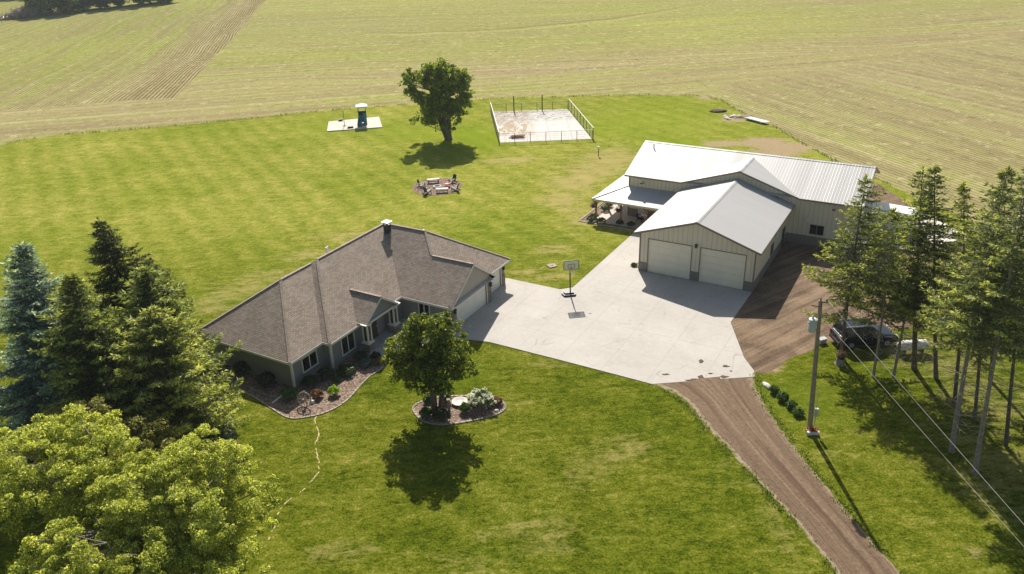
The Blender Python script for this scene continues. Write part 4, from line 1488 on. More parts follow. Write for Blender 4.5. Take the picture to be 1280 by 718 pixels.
M['far_d'] = leaf_mat('woodland_leaves', [(0.1, (0.045, 0.075, 0.040)), (0.6, (0.115, 0.155, 0.055)), (0.95, (0.26, 0.28, 0.09))], 0.45, nscale=0.2)
M['far_c'] = leaf_mat('woodland_needles', [(0.1, (0.030, 0.058, 0.052)), (0.6, (0.075, 0.115, 0.085)), (0.95, (0.15, 0.19, 0.12))], 0.4, nscale=0.2)
M['brush'] = leaf_mat('grey_brushwood', [(0.1, (0.11, 0.095, 0.09)), (0.6, (0.21, 0.18, 0.17)), (0.95, (0.32, 0.28, 0.26))], 0.05)


def limb(mb, a, b, r0, r1, rr, sag=0.12, n=6, seg=4):
    a, b = Vector(a), Vector(b)
    L = (b - a).length
    P = []
    off = Vector((rr.uniform(-1, 1), rr.uniform(-1, 1), rr.uniform(-.3, .6))) * L * sag
    for i in range(seg + 1):
        t = i / seg
        P.append(a.lerp(b, t) + off * math.sin(math.pi * t))
    mb.tube(P, [r0 + (r1 - r0) * i / seg for i in range(seg + 1)], n, cap=False)
    return P


def broadleaf(name, label, group, base, top, lobes, nclump, nleaf, size, rc, mat, bark, seed, stems=1, r0=0.22, fork=0.25, shell=0.55, bare=0, spread=1.0, hole=0.34):
    """lobes: (x, y, z, rx, ry, rz) about the base. clumps of leaves through the lobes, limbs running to them"""
    rng = np.random.default_rng(seed)
    rr = random.Random(seed)
    t = thing(name, label, 'tree', base, 0, group)
    V = np.array([l[3] * l[4] * l[5] for l in lobes]) ** 0.75
    V = V / V.sum()
    C = []
    while len(C) < nclump:
        k = rng.choice(len(lobes), p=V)
        l = lobes[k]
        d = unit(rng.normal(size=3))
        rad = shell + (1 - shell) * rng.random() ** 0.6
        if rng.random() < 0.25:
            rad *= rng.uniform(0.4, 0.9)
        rad *= 1 + 0.42 * mnoise.noise(Vector(d * 2.6) + Vector((seed + k * 3.1, 0, 0)))
        p = np.array(l[:3]) + d * rad * np.array(l[3:])
        if mnoise.noise(Vector(p * 0.55) + Vector((seed, 0, 0))) > hole:
            continue
        C.append((*p, *d))
    C = np.array(C)
    cc, dd = C[:, :3], C[:, 3:]
    sz = rng.uniform(0.55, 1.25, nclump) * rc
    idx = np.repeat(np.arange(nclump), nleaf)
    g = rng.normal(size=(len(idx), 3)) * np.array([1, 1, 0.62]) * 0.42
    dome = rng.random(len(idx)) < 0.55          # leaves gather on the upper, outer side of each clump
    u = unit(rng.normal(size=(len(idx), 3)) + np.array([0, 0, 0.9]))
    g[dome] = u[dome] * np.array([0.85, 0.85, 0.6])
    P = cc[idx] + g * sz[idx][:, None]
    Nn = rng.normal(size=P.shape) * 0.9 + dd[idx] * 0.5 + np.array([0, 0, 0.55])
    Q = leaf_quads(rng, P, Nn, size * rng.uniform(0.6, 1.25, len(idx)), 1.25)
    quads('crown', Q, mat, t)
    mb = MB()
    top = Vector(top)
    fk = Vector((0, 0, top.z * fork))
    tips = []
    for s in range(stems):
        a = 2 * math.pi * s / max(1, stems) + rr.random()
        foot = Vector((math.cos(a), math.sin(a), 0)) * (0.12 * stems / 3 if stems > 1 else 0)
        tgt = Vector((top.x + math.cos(a) * top.z * .14 * (stems > 1) * spread, top.y + math.sin(a) * top.z * .14 * (stems > 1) * spread, top.z * .86))
        rs = r0 if stems == 1 else r0 * 0.62
        P_ = limb(mb, foot, tgt, rs, rs * 0.18, rr, 0.05, 8, 8)
        mb.tube([foot - Vector((0, 0, .25)), foot + Vector((0, 0, .35))], [rs * 1.6, rs * 1.0], 8, cap=False)
        tips.append(P_)
    sel = rng.choice(nclump, size=min(nclump, 70 + bare), replace=False)
    for i in sel:
        c = Vector(cc[i])
        P_ = min(tips, key=lambda q: min((p - c).length for p in q))
        lowp = [p for p in P_ if p.z < c.z - (c - p).to_2d().length * 0.25 and p.z > top.z * fork * .6] or [P_[len(P_) // 3]]
        st = min(lowp, key=lambda p: (p - c).length)
        L = (c - st).length
        limb(mb, st, c, min(0.018 + L * 0.013, r0 * .5), 0.012, rr, 0.10, 5, 4)
    tr = mb.build('trunk', bark, t, smooth=True, fix=False)
    return t


def conifer(name, label, group, base, top, c0, Rm, nb, mk, bark, seed, size=0.26, droop=-0.15, pw=0.8, r0=0.2, dead=0, gaps=0.25, spray=1.0, dens=1.0):
    mat, mats2 = M[mk], M.get(mk + "_tip")
    """base/top world points, c0 = fraction of the height where green branches start"""
    rng = np.random.default_rng(seed)
    rr = random.Random(seed)
    t = thing(name, label, 'tree', base, 0, group)
    ax = Vector(top) - Vector(base)
    H = ax.length
    axn = np.array(ax)
    bend = np.array([rr.uniform(-1, 1), rr.uniform(-1, 1), 0]) * H * 0.012

    def at(f):
        return axn * f + bend * math.sin(math.pi * f)
    mb = MB()
    mb.tube([Vector(at(k / 12)) for k in range(13)], [r0 * (1 - .93 * k / 12) + (.12 * r0 if k == 0 else 0) + .006 for k in range(13)], 8, cap=False)
    allq, tipq = [], []
    az = rr.random() * 6
    for k in range(nb):
        f = (k + rr.random()) / nb
        f = f ** 0.92
        h = c0 + (1 - c0) * f
        az += 2.39996 + rr.uniform(-.5, .5)
        prof = (1 - f) ** pw * min(1.0, 0.55 + 2.6 * f)
        nz = mnoise.noise(Vector((math.cos(az) * 1.1, math.sin(az) * 1.1, h * H * 0.35 + seed)))
        if nz < -0.30 + gaps * 0.5 and rr.random() < gaps * 1.8:
            continue
        L = Rm * prof * rr.uniform(0.62, 1.25) * (1 + 0.55 * nz) + 0.14
        o = at(h)
        dr = droop * (1.2 - f * 2.2) + rr.uniform(-.12, .12)
        d = np.array([math.cos(az), math.sin(az), dr])
        d /= np.linalg.norm(d)
        side = np.array([-math.sin(az), math.cos(az), 0])
        nseg = max(3, int(L / 0.24 * dens))
        s = np.linspace(0.12, 1.0, nseg)
        curve = lambda q: o + np.outer(q * L, d) + np.outer(np.sin(q * 2.6) * -0.05 * L + q ** 3 * 0.16 * L, [0, 0, 1])
        pts = curve(s)
        if L > 0.5:
            w = curve(np.array([0, .35, .7, 1.0]))
            mb.tube([Vector(p) for p in w], [0.012 + L * .011, .010 + L * .007, .008 + L * .003, .005], 4, cap=False)
        # side sprays: short drooping twigs clothed in needles
        for sgn in (-1, 1, 0):
            l = (0.16 + 0.30 * L * (1 - s) ** 0.75 * np.minimum(1, s * 4)) * rng.uniform(.7, 1.25, nseg) * spray
            fd = d[None, :] * rng.uniform(.55, .95, (nseg, 1)) + side[None, :] * sgn * rng.uniform(.5, .95, (nseg, 1)) + rng.normal(size=(nseg, 3)) * np.array([.16, .16, .08]) + np.array([0, 0, -0.06 if sgn else 0.22])
            fd = unit(fd)
            m = np.maximum(1, np.ceil(l / (size * 0.75)).astype(int))
            if sgn == 0:
                m[:] = 1
            for j in range(m.max()):
                ok = m > j
                if not ok.any():
                    break
                p0 = pts[ok] + fd[ok] * (j * size * 0.62)
                for _ in range(3):
                    q = needle_quads(rng, p0 + rng.normal(size=p0.shape) * .03, fd[ok] + rng.normal(size=p0.shape) * np.array([.42, .42, .26]), size * rng.uniform(.75, 1.3, ok.sum()), size * rng.uniform(.10, .18, ok.sum()))
                    allq.append(q)
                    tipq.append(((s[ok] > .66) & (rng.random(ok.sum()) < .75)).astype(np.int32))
    # leader
    tp = np.array(ax)
    pp = np.repeat(tp[None] - np.array([[0, 0, .35]]), 26, 0) + np.outer(rng.random(26) * .5, [0, 0, 1])
    allq.append(needle_quads(rng, pp, rng.normal(size=pp.shape) * .6 + np.array([0, 0, .7]), np.full(26, size * .9), np.full(26, size * .2)))
    tipq.append(np.ones(26, np.int32))
    Q = np.concatenate(allq)
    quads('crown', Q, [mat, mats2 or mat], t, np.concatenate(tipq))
    mb.build('trunk', bark, t, smooth=True, fix=False)
    if dead:
        mb = MB()
        for k in range(dead):
            h = rr.uniform(c0 * 0.28, c0 * 1.15)
            a = rr.random() * 6.3
            o = Vector(at(h))
            L = rr.uniform(.5, Rm * .75)
            e = o + Vector((math.cos(a) * L, math.sin(a) * L, rr.uniform(-.45, .25) * L))
            P_ = limb(mb, o, e, .022, .007, rr, .1, 4, 3)
            for _ in range(2):
                b = P_[rr.choice((1, 2))]
                limb(mb, b, b + Vector((rr.uniform(-.5, .5), rr.uniform(-.5, .5), rr.uniform(-.3, .3))), .012, .005, rr, .1, 3, 2)
        mb.build('dead_branches', M['twig'], t, fix=False)
    return t


CON = {
    'spruce': [(0.1, (0.026, 0.036, 0.011)), (0.5, (0.078, 0.098, 0.028)), (0.95, (0.24, 0.235, 0.085))],
    'spruce_y': [(0.1, (0.045, 0.055, 0.016)), (0.5, (0.13, 0.145, 0.042)), (0.95, (0.32, 0.30, 0.11))],
    'spruce_b': [(0.1, (0.032, 0.052, 0.044)), (0.5, (0.10, 0.14, 0.122)), (0.95, (0.30, 0.34, 0.28))],
    'spruce_d': [(0.1, (0.014, 0.020, 0.008)), (0.5, (0.042, 0.052, 0.017)), (0.95, (0.11, 0.115, 0.04))],
    'pine': [(0.1, (0.030, 0.042, 0.010)), (0.5, (0.105, 0.125, 0.026)), (0.95, (0.28, 0.265, 0.07))],
    'pine_b': [(0.1, (0.032, 0.044, 0.014)), (0.5, (0.110, 0.130, 0.040)), (0.95, (0.28, 0.275, 0.10))],
}
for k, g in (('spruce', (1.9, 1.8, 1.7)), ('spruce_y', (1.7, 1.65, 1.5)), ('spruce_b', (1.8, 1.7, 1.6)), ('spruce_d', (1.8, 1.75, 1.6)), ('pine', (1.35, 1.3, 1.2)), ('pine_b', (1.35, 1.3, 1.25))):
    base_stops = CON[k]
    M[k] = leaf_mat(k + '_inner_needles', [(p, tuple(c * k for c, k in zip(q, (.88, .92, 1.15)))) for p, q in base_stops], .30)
    M[k + '_tip'] = leaf_mat(k + '_lit_new_growth', [(p, tuple(c * m * 1.4 for c, m in zip(q, g))) for p, q in base_stops], .42)  # sunlit tips painted in: lighter than the inner needles, also as new growth

# ---- the maple on the mulch island
broadleaf('maple_tree', 'round dark green maple rising from the mulched island bed on the front lawn', None, (-5.6, 47.2, 0), (0.05, 0, 7.9),
          [(0, 0, 5.2, 2.65, 2.5, 2.3), (-.7, .3, 4.1, 2.3, 2.2, 1.6), (.9, -.2, 4.3, 2.1, 2.1, 1.7), (.1, 0, 6.8, 1.6, 1.5, 1.25), (-.2, .2, 3.0, 1.9, 1.9, 1.0), (-2.1, 0, 5.4, 1.1, 1.2, 1.2), (1.9, 0, 6.1, 1.1, 1.2, 1.0), (-.9, 0, 7.0, 1.0, 1.0, .9)],
          360, 70, 0.085, 0.46, M['maple'], M['bark'], 11, stems=5, r0=0.17, fork=.08, shell=0.60, hole=.2)
# ---- the tall tree between the playground and the court
broadleaf('cottonwood_tree', 'tall broad old tree with shaggy trunk alone at the far edge of the lawn', None, (-9.0, 119.8, 0), (-1.5, 0.6, 11.4),
          [(-1.9, 0, 9.0, 2.8, 2.8, 2.0), (1.0, 0.3, 8.9, 2.8, 2.8, 2.0), (-4.5, 0.4, 9.0, 1.9, 2, 1.7), (-0.9, 0, 10.6, 2.4, 2.2, 1.2), (2.8, 0, 7.8, 1.6, 1.8, 1.9), (-4.5, 0, 7.0, 1.7, 1.8, 1.3), (2.1, -0.2, 5.4, 1.7, 1.7, 1.4), (1.3, -0.2, 3.8, 1.8, 1.6, 1.0), (-3.5, 0.2, 3.0, 2.4, 1.6, 0.6), (-3.1, 0.2, 4.8, 1.7, 1.5, 1.2), (-0.9, 0, 6.2, 2.4, 2.1, 1.7), (0.7, -0.3, 2.6, 1.5, 1.3, 0.8), (-0.8, -0.2, 3.6, 1.5, 1.3, 2.2), (-1.1, -0.2, 4.6, 1.7, 1.3, 1.8), (-1.3, -0.9, 4.2, 2.0, 1.0, 2.4), (-2.5, -0.5, 6, 2.0, 1.4, 1.6)],
          860, 40, 0.15, 0.56, M['cottonwood'], M['bark'], 23, stems=6, r0=0.5, fork=.10, shell=0.55, bare=60, spread=.7, hole=.15)
mb = MB()
rr = random.Random(4)

# ---- broadleaf trees in the lower left corner, close to the camera
G1 = 'yellow-green broadleaf trees in the near corner'
broadleaf('young_maple_tree', 'bright yellow-green tree nearest the front lawn, its crown jutting right', G1, (-15.6, 30.2, 0), (.2, 0, 9.6),
          [(0, 0, 6.6, 3.6, 3.6, 2.4), (1.5, -.9, 6.0, 2.6, 2.6, 2.0), (-1.9, .5, 7.0, 2.6, 2.6, 2.0), (.3, 1.2, 8.0, 2.2, 2.2, 1.6), (.5, -1.6, 5.2, 2.8, 2.6, 1.8)],
          640, 165, 0.049, 0.37, M['bright'], M['bark_pale'], 31, stems=4, r0=0.26, fork=.12, shell=0.66, bare=70, hole=.14)
broadleaf('young_maple_tree', 'yellow-green tree at the left picture edge in front of the blue spruce', G1, (-22.4, 32.2, 0), (0, 0, 10.2),
          [(0, 0, 7.2, 3.4, 3.4, 2.5), (-1.9, .6, 7.2, 2.8, 2.8, 2.2), (1.9, -.4, 6.4, 2.5, 2.5, 2.0), (.3, .9, 8.7, 2.2, 2.2, 1.5)],
          600, 165, 0.049, 0.37, M['bright'], M['bark_pale'], 37, stems=3, r0=0.25, fork=.15, shell=0.66, bare=60, hole=.14)
broadleaf('young_maple_tree', 'yellow-green tree between its two bright neighbours with bare twigs showing', G1, (-18.4, 28.2, 0), (0, 0, 8.6),
          [(0, 0, 6.2, 3.0, 3.0, 2.2), (-1.7, -.6, 6.2, 2.5, 2.6, 1.8), (1.5, -.8, 5.6, 2.3, 2.4, 1.7)],
          500, 165, 0.049, 0.37, M['bright'], M['bark_pale'], 41, stems=3, r0=0.24, fork=.12, shell=0.66, bare=80, hole=.12)
broadleaf('olive_tree', 'dull olive-green bushy tree between the blue spruce and the yellow-green trees', None, (-24.4, 37.6, 0), (0, 0, 7.6),
          [(0, 0, 5.2, 2.6, 2.3, 2.0), (-1.2, .3, 5.6, 1.8, 1.7, 1.5), (2.4, .3, 4.8, 2.2, 1.8, 1.7)], 260, 100, 0.075, 0.5, M['olive'], M['bark'], 43, stems=4, r0=.18, fork=.1, shell=.6, bare=40)

# ---- conifers beside the house
G2 = 'conifers beside the house'
conifer('blue_spruce', 'silvery blue spruce at the left picture edge', G2, (-31.2, 45.2, 0), (-30.2, 45.9, 14.0), .05, 4.3, 250, 'spruce_b', M['bark'], 51, size=.33, droop=-.16, gaps=.12, pw=.75)
conifer('juniper_tree', 'tallest and darkest conifer, behind the green spruces by the house', G2, (-27.0, 51.4, 0), (-27.4, 50.2, 13.9), .06, 3.6, 240, 'spruce_d', M['bark'], 53, size=.28, droop=.25, gaps=.18, pw=.62, dens=1.2)
conifer('green_spruce', 'pointed mid-green spruce just right of the blue spruce', G2, (-26.4, 43.6, 0), (-26.3, 43.4, 12.9), .05, 4.8, 270, 'spruce', M['bark'], 57, size=.31, droop=-.2, gaps=.12, pw=.75)
conifer('green_spruce', 'dark narrow spruce next to the left end of the house roof', G2, (-25.4, 52.0, 0), (-25.5, 51.6, 10.2), .06, 3.3, 200, 'spruce_d', M['bark'], 59, size=.29, droop=-.1, gaps=.2, pw=.7)
conifer('green_spruce', 'wide light green spruce reaching long boughs towards the house wall', G2, (-22.1, 43.0, 0), (-21.9, 43.2, 10.6), .04, 4.7, 260, 'spruce_y', M['bark'], 61, size=.31, droop=-.12, gaps=.1, pw=.62)
conifer('green_spruce', 'soft green spruce in the middle of the clump left of the house', G2, (-23.6, 46.8, 0), (-23.4, 46.6, 11.9), .05, 5.0, 260, 'spruce', M['bark'], 67, size=.31, droop=-.18, gaps=.12, pw=.72)

# ---- the windbreak on the right, thin trunks bare below
G3 = 'tall conifers of the windbreak on the right'
for i, (lab, b, tp, c0, Rm, nb, m, bk, r0, dead, gaps) in enumerate([
        ('leftmost windbreak conifer, airy crown above the black car and the stump planter', (25.25, 53.0, 0), (24.95, 53.24, 14.3), .30, 3.5, 150, 'pine', 'bark', .17, 14, .30),
        ('short slender windbreak conifer in front of the tail of the black car', (26.5, 50.0, 0), (25.75, 50.04, 13.0), .42, 2.4, 96, 'pine', 'bark_pale', .12, 20, .30),
        ('nearly dead windbreak conifer with bare grey leaning trunk left of the propane tank', (27.95, 49.9, 0), (27.6, 50.1, 11.2), .52, 1.9, 60, 'pine', 'bark_pale', .13, 40, .45),
        ('thick-trunked dark windbreak conifer right in front of the propane tank', (29.95, 50.9, 0), (27.6, 51.0, 15.5), .34, 3.0, 140, 'spruce', 'bark', .24, 24, .28),
        ('dense upright windbreak conifer just right of the propane tank', (30.9, 49.5, 0), (27.6, 49.6, 16.1), .34, 2.9, 170, 'spruce', 'bark', .19, 26, .22),
        ('slim windbreak conifer with pointed top and tall bare trunk', (30.55, 46.2, 0), (27.8, 46.3, 16.0), .44, 2.2, 130, 'pine', 'bark', .16, 24, .28),
        ('big bluish windbreak conifer on a pale leaning trunk at the power line', (27.7, 41.0, 0), (27.0, 41.3, 18.5), .50, 3.0, 190, 'pine_b', 'bark_pale', .20, 36, .22),
        ('foremost windbreak conifer, pale trunk rooted closest to the picture bottom', (28.0, 38.8, 0), (26.6, 39.0, 19.3), .55, 2.8, 170, 'pine_b', 'bark_pale', .18, 34, .25),
        ('spindly dark windbreak conifer hidden behind the big bluish one', (31.0, 44.4, 0), (28.6, 44.5, 14.6), .48, 2.2, 110, 'spruce', 'bark', .14, 24, .3),
        ('windbreak conifer with a thin double stem near the right picture edge', (31.4, 41.4, 0), (29.0, 41.5, 17.0), .52, 2.5, 130, 'pine', 'bark', .15, 26, .28),
        ('windbreak conifer cut by the right picture edge, its foot just outside the picture', (33.6, 43.0, 0), (30.9, 43.1, 17.4), .42, 2.7, 150, 'spruce_y', 'bark', .17, 22, .26),
        ('rearmost windbreak conifer at the right picture edge by the gravel', (34.6, 49.0, 0), (32.2, 49.1, 15.0), .40, 2.6, 120, 'spruce', 'bark', .17, 20, .28)]):
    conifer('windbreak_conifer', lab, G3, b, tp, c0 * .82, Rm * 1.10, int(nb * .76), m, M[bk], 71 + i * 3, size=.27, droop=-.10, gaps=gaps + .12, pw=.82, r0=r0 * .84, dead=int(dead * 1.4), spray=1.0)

# ---- far woodland, top left
G4 = 'trees of the far wood'
rr = random.Random(8)
fars = []
for i in range(13):
    f = i / 12
    x = -167 + 33 * f + rr.uniform(-1.5, 1.5)
    y = 306 + 26 * f + (i % 2) * 7 + rr.uniform(-1, 1)
    fars.append((x, y, rr.uniform(11, 16)))
kinds = 'dcddcdcccddcd'
words = ['at the left end of the far wood beside the brush heap', 'second from the brush heap in the far wood', 'third from the brush heap in the far wood', 'fourth from the brush heap in the far wood', 'fifth from the brush heap in the far wood', 'sixth from the brush heap in the far wood', 'in the very middle of the far wood', 'just right of the middle of the far wood', 'sixth from the right end of the far wood', 'fifth from the right end of the far wood', 'fourth from the right end of the far wood', 'third from the right end of the far wood', 'at the right end of the far wood']
for i, (x, y, h) in enumerate(fars):
    z = terrain_z(x, y)
    if kinds[i] == 'd':
        broadleaf('woodland_tree', 'green leafy tree ' + words[i], G4, (x, y, z), (0, 0, h), [(0, 0, h * .56, 3.8, 3.4, h * .36), (-1.5, 0, h * .30, 3.2, 2.8, h * .27), (1.6, 0, h * .28, 3.0, 2.8, h * .26)], 190, 22, 0.48, 1.3, M['far_d'], M['bark'], 200 + i, r0=.28, fork=.2)
    else:
        conifer('woodland_conifer', 'dark bluish conifer ' + words[i], G4, (x, y, z), (x, y, z + h), .06, 3.6, 100, 'far_c', M['bark'], 200 + i, size=.7, gaps=.15, pw=.7)
G5 = 'dark trees along the far left skyline'
for i, lab in enumerate(['leftmost dark tree of the row at the top left corner', 'second dark tree of the row at the top left corner', 'middle dark tree of the row at the top left corner', 'fourth dark tree of the row at the top left corner', 'rightmost dark tree of the row at the top left corner']):
    x, y = -226 + i * 12.5, 372 + i * 1.5
    broadleaf('woodland_tree', lab, G5, (x, y, terrain_z(x, y)), (0, 0, 14), [(0, 0, 7.5, 6.0, 4, 6.0), (-3, 0, 5, 4, 3, 4.5), (3, 0, 5, 4, 3, 4.5)], 170, 22, 0.55, 1.6, M['far_d'], M['bark'], 300 + i, r0=.3)
# grey brush heap
rng = np.random.default_rng(6)
n = 3600
P = np.stack([rng.normal(-172, 4.6, n), 305 + rng.normal(0, 2.0, n), np.zeros(n)], 1)
P[:, 1] += (P[:, 0] + 172) * .55
P[:, 2] = rng.random(n) * 3.4 * np.exp(-((P[:, 0] + 172) / 6.5) ** 2) + np.array([terrain_z(*p[:2]) for p in P])
Q = needle_quads(rng, P, rng.normal(size=P.shape) * np.array([1, 1, .5]), rng.uniform(.8, 2.2, n), rng.uniform(.06, .14, n))
tag(quads('brush_heap', Q, M['brush']), 'long grey heap of brushwood at the edge of the far wood', 'brush heap')


# ---- shrubs
def shrub(name, label, cat, loc, r, h, mat, seed, n=420, size=.07, group=None, lobes=1, mats=None, frac=0.0):
    rng = np.random.default_rng(seed)
    d = unit(rng.normal(size=(n, 3)))
    d[:, 2] = np.abs(d[:, 2]) * 1.0 - 0.15
    bump = 1 + 0.22 * np.sin(d[:, 0] * 5 + seed) * np.cos(d[:, 1] * 4 + seed * 2) + rng.normal(size=n) * .07
    rad = (0.62 + 0.38 * rng.random(n) ** .5) * bump
    P = d * rad[:, None] * np.array([r, r, h * .55]) + np.array([0, 0, h * .48])
    Nn = d + rng.normal(size=(n, 3)) * .6 + np.array([0, 0, .3])
    Q = leaf_quads(rng, P, Nn, size * rng.uniform(.7, 1.4, n), 1.5)
    t = thing(name, label, cat, loc, 0, group)
    mi = (rng.random(n) < frac).astype(np.int32) if frac else None
    if frac:
        quads('foliage', Q[mi == 0], mat, t)
        k = mi == 1
        q = Q[k]
        # blossom heads sit on the surface
        cc = q.mean(1)
        out = unit(cc - np.array([0, 0, h * .3]))
        hd = np.repeat(cc + out * .12, 12, 0) + rng.normal(size=(k.sum() * 12, 3)) * .075
        quads('flowers', leaf_quads(rng, hd, rng.normal(size=hd.shape), np.full(len(hd), .065), 1.0), mats, t)
    else:
        quads('foliage', Q, mat, t)
    mb = MB()
    rr = random.Random(seed)
    for k in range(5):
        a = rr.random() * 6.3
        mb.tube([(0, 0, -.02), (math.cos(a) * r * .3, math.sin(a) * r * .3, h * .35), (math.cos(a) * r * .55, math.sin(a) * r * .55, h * .72)], [.025, .018, .008], 5, cap=False)
    mb.build('stem', M['bark'], t, fix=False)
    return t


GB_ = 'shrubs in the mulch bed along the house front'
for i, (lab, x, y, r, h, m) in enumerate([
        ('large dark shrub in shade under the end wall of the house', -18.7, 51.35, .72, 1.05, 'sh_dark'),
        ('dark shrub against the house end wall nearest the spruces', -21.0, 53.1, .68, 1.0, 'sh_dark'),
        ('green leafy shrub at the house corner behind the wagon wheel', -16.5, 49.5, .62, .85, 'sh_green'),
        ('russet brown shrub right of the wagon wheel', -14.5, 49.45, .42, .62, 'sh_red'),
        ('clipped lime green ball shrub in the sunny part of the house bed', -13.3, 49.75, .42, .68, 'sh_lime'),
        ('dark green shrub below the first house window', -15.35, 51.1, .62, .8, 'sh_dark'),
        ('dark green shrub at the step in the house wall between the windows', -14.35, 52.2, .60, .85, 'sh_dark'),
        ('low spreading dark shrub below the second house window', -12.9, 52.7, .72, .62, 'sh_dark'),
        ('very small green shrub at the middle of the house bed', -13.45, 51.5, .26, .35, 'sh_green'),
        ('dark shrub at the foot of the left porch column', -12.05, 54.6, .50, .8, 'sh_dark'),
        ('blue-green hosta clump in front of the left porch column', -11.6, 53.75, .52, .48, 'sh_blue'),
        ('small dark upright plant beside the porch step', -10.95, 54.7, .34, .62, 'sh_dark'),
        ('small reddish plant at the end of the house bed near the walk', -10.65, 53.9, .28, .52, 'sh_red')]):
    shrub('garden_shrub', lab, 'shrub', (x, y, .03), r, h, M[m], 400 + i, group=GB_, n=520 if r > .5 else 320)
GI = 'plants in the mulched island bed'
for i, (lab, x, y, r, h, m) in enumerate([
        ('dark shrub at the left end of the island bed', -6.3, 46.75, .42, .6, 'sh_green'),
        ('dark dense shrub tucked right under the maple trunk', -5.2, 46.25, .62, .75, 'sh_dark'),
        ('small yellowish shrub behind the maple in the island bed', -6.25, 48.3, .36, .6, 'sh_green'),
        ('grassy green plant behind the maple beside the stone bowl', -5.0, 48.35, .38, .7, 'sh_green'),
        ('round mid-green shrub at the centre of the island bed', -3.5, 47.05, .42, .68, 'sh_green'),
        ('dark russet shrub at the right end of the island bed', -1.35, 47.85, .42, .55, 'sh_red')]):
    shrub('garden_shrub', lab, 'shrub', (x, y, .03), r, h, M[m], 430 + i, group=GI)
shrub('flowering_bush', 'big bush covered in white blossom at the right of the island bed', 'bush', (-2.45, 47.75, .03), .88, 1.15, M['sh_green'], 444, n=900, size=.07, mats=M['fl_white'], frac=.075)
GJ = 'small bluish junipers at the edge of the front lawn'
for i, (lab, x, y, r, h) in enumerate([('small bluish juniper closest to the house among the lawn-edge junipers', -20.4, 46.2, .62, .8), ('middle bluish juniper at the lawn edge beside the bright tree', -19.6, 44.3, .75, 1.3), ('lowest bluish juniper at the lawn edge beside the bright tree', -18.3, 42.2, .6, .7)]):
    shrub('juniper', lab, 'shrub', (x, y, .012), r, h, M['sh_blue'], 450 + i, group=GJ, n=620)
GP = 'shrubs in the row leading to the utility pole'
for i, (lab, x, y) in enumerate([('green shrub nearest the white stone in the row by the lane', 18.62, 48.3), ('second shrub from the white stone in the row by the lane', 18.93, 47.35), ('third shrub from the white stone in the row by the lane', 19.2, 46.35), ('shrub closest to the utility pole in the row by the lane', 19.42, 45.5)]):
    shrub('garden_shrub', lab, 'shrub', (x, y, .02), (.36, .42, .34, .38)[i], (.50, .58, .52, .46)[i], M['sh_green'], 460 + i, group=GP)
GS = 'clipped shrubs around the workshop porch'
for i, (lab, x, y, r) in enumerate([('round shrub at the outer left corner of the porch bed', 9.0, 83.4, .48), ('round shrub just behind the outer corner shrub of the porch bed', 9.45, 84.35, .46), ('round shrub at the foot of the porch corner post', 10.15, 82.75, .5), ('dark round shrub on the sunny side of the porch, third from the corner', 11.0, 86.5, .52), ('dark round shrub on the sunny side of the porch, second from the back', 11.6, 87.9, .46), ('rearmost dark shrub on the sunny side of the porch', 12.4, 89.4, .42), ('low dark shrub in front of the porch patio on the left', 12.1, 82.2, .42), ('low dark shrub in front of the porch patio on the right', 13.2, 81.5, .42), ('tiny shrub by the left front corner of the workshop', 11.95, 70.95, .26)]):
    shrub('clipped_shrub', lab, 'shrub', (x, y, .03), r, r * 1.35, M['sh_dark' if i in (6, 7) else 'sh_green'], 480 + i, group=GS, n=260)

# ---- rough grass along the field edge and the lane
rng = np.random.default_rng(77)
PP = []
edge = LAWN[:22]
for a, b in zip(edge, edge[1:]):
    a, b = np.array(a), np.array(b)
    L = np.linalg.norm(b - a)
    k = int(L * 15)
    s = rng.random(k)
    q = a + (b - a) * s[:, None] + rng.normal(size=(k, 2)) * .16
    keep = np.array([mnoise.noise(Vector((*(p * .5), 3))) > -.15 for p in q])
    PP.append(q[keep])
PP = np.concatenate(PP)
P3 = np.column_stack([PP, np.full(len(PP), .0)])
D3 = rng.normal(size=P3.shape) * .3 + np.array([0, 0, 1])
Q = needle_quads(rng, P3, D3, rng.uniform(.15, .42, len(P3)), rng.uniform(.03, .07, len(P3)))
M['rough'] = leaf_mat('rough_grass', [(0.1, (0.04, 0.065, 0.012)), (0.6, (0.10, 0.14, 0.025)), (0.95, (0.22, 0.22, 0.06))], .35)
tag(quads('field_edge_grass', Q, M['rough']), 'ragged taller grass along the edge between lawn and crop field', 'grass', kind='stuff')
PP = []
for line, side in ((ROADL[1:9], -1), (ROADR[0:9], 1)):
    for a, b in zip(line, line[1:]):
        a, b = np.array(a), np.array(b)
        L = np.linalg.norm(b - a)
        k = int(L * 110)
        q = a + (b - a) * rng.random(k)[:, None] + np.column_stack([rng.normal(size=k) * .22 + side * .08, rng.normal(size=k) * .1])
        keep = np.array([mnoise.noise(Vector((*(p * .9), 8))) > -.1 for p in q])
        PP.append(q[keep])
PP = np.concatenate(PP)
P3 = np.column_stack([PP, np.full(len(PP), .0)])
Q = needle_quads(rng, P3, rng.normal(size=P3.shape) * .5 + np.array([0, 0, 1]), rng.uniform(.08, .22, len(P3)), rng.uniform(.015, .04, len(P3)))
tag(quads('lane_edge_grass', Q, M['rough']), 'rough grass tufts along both edges of the gravel lane', 'grass', kind='stuff')

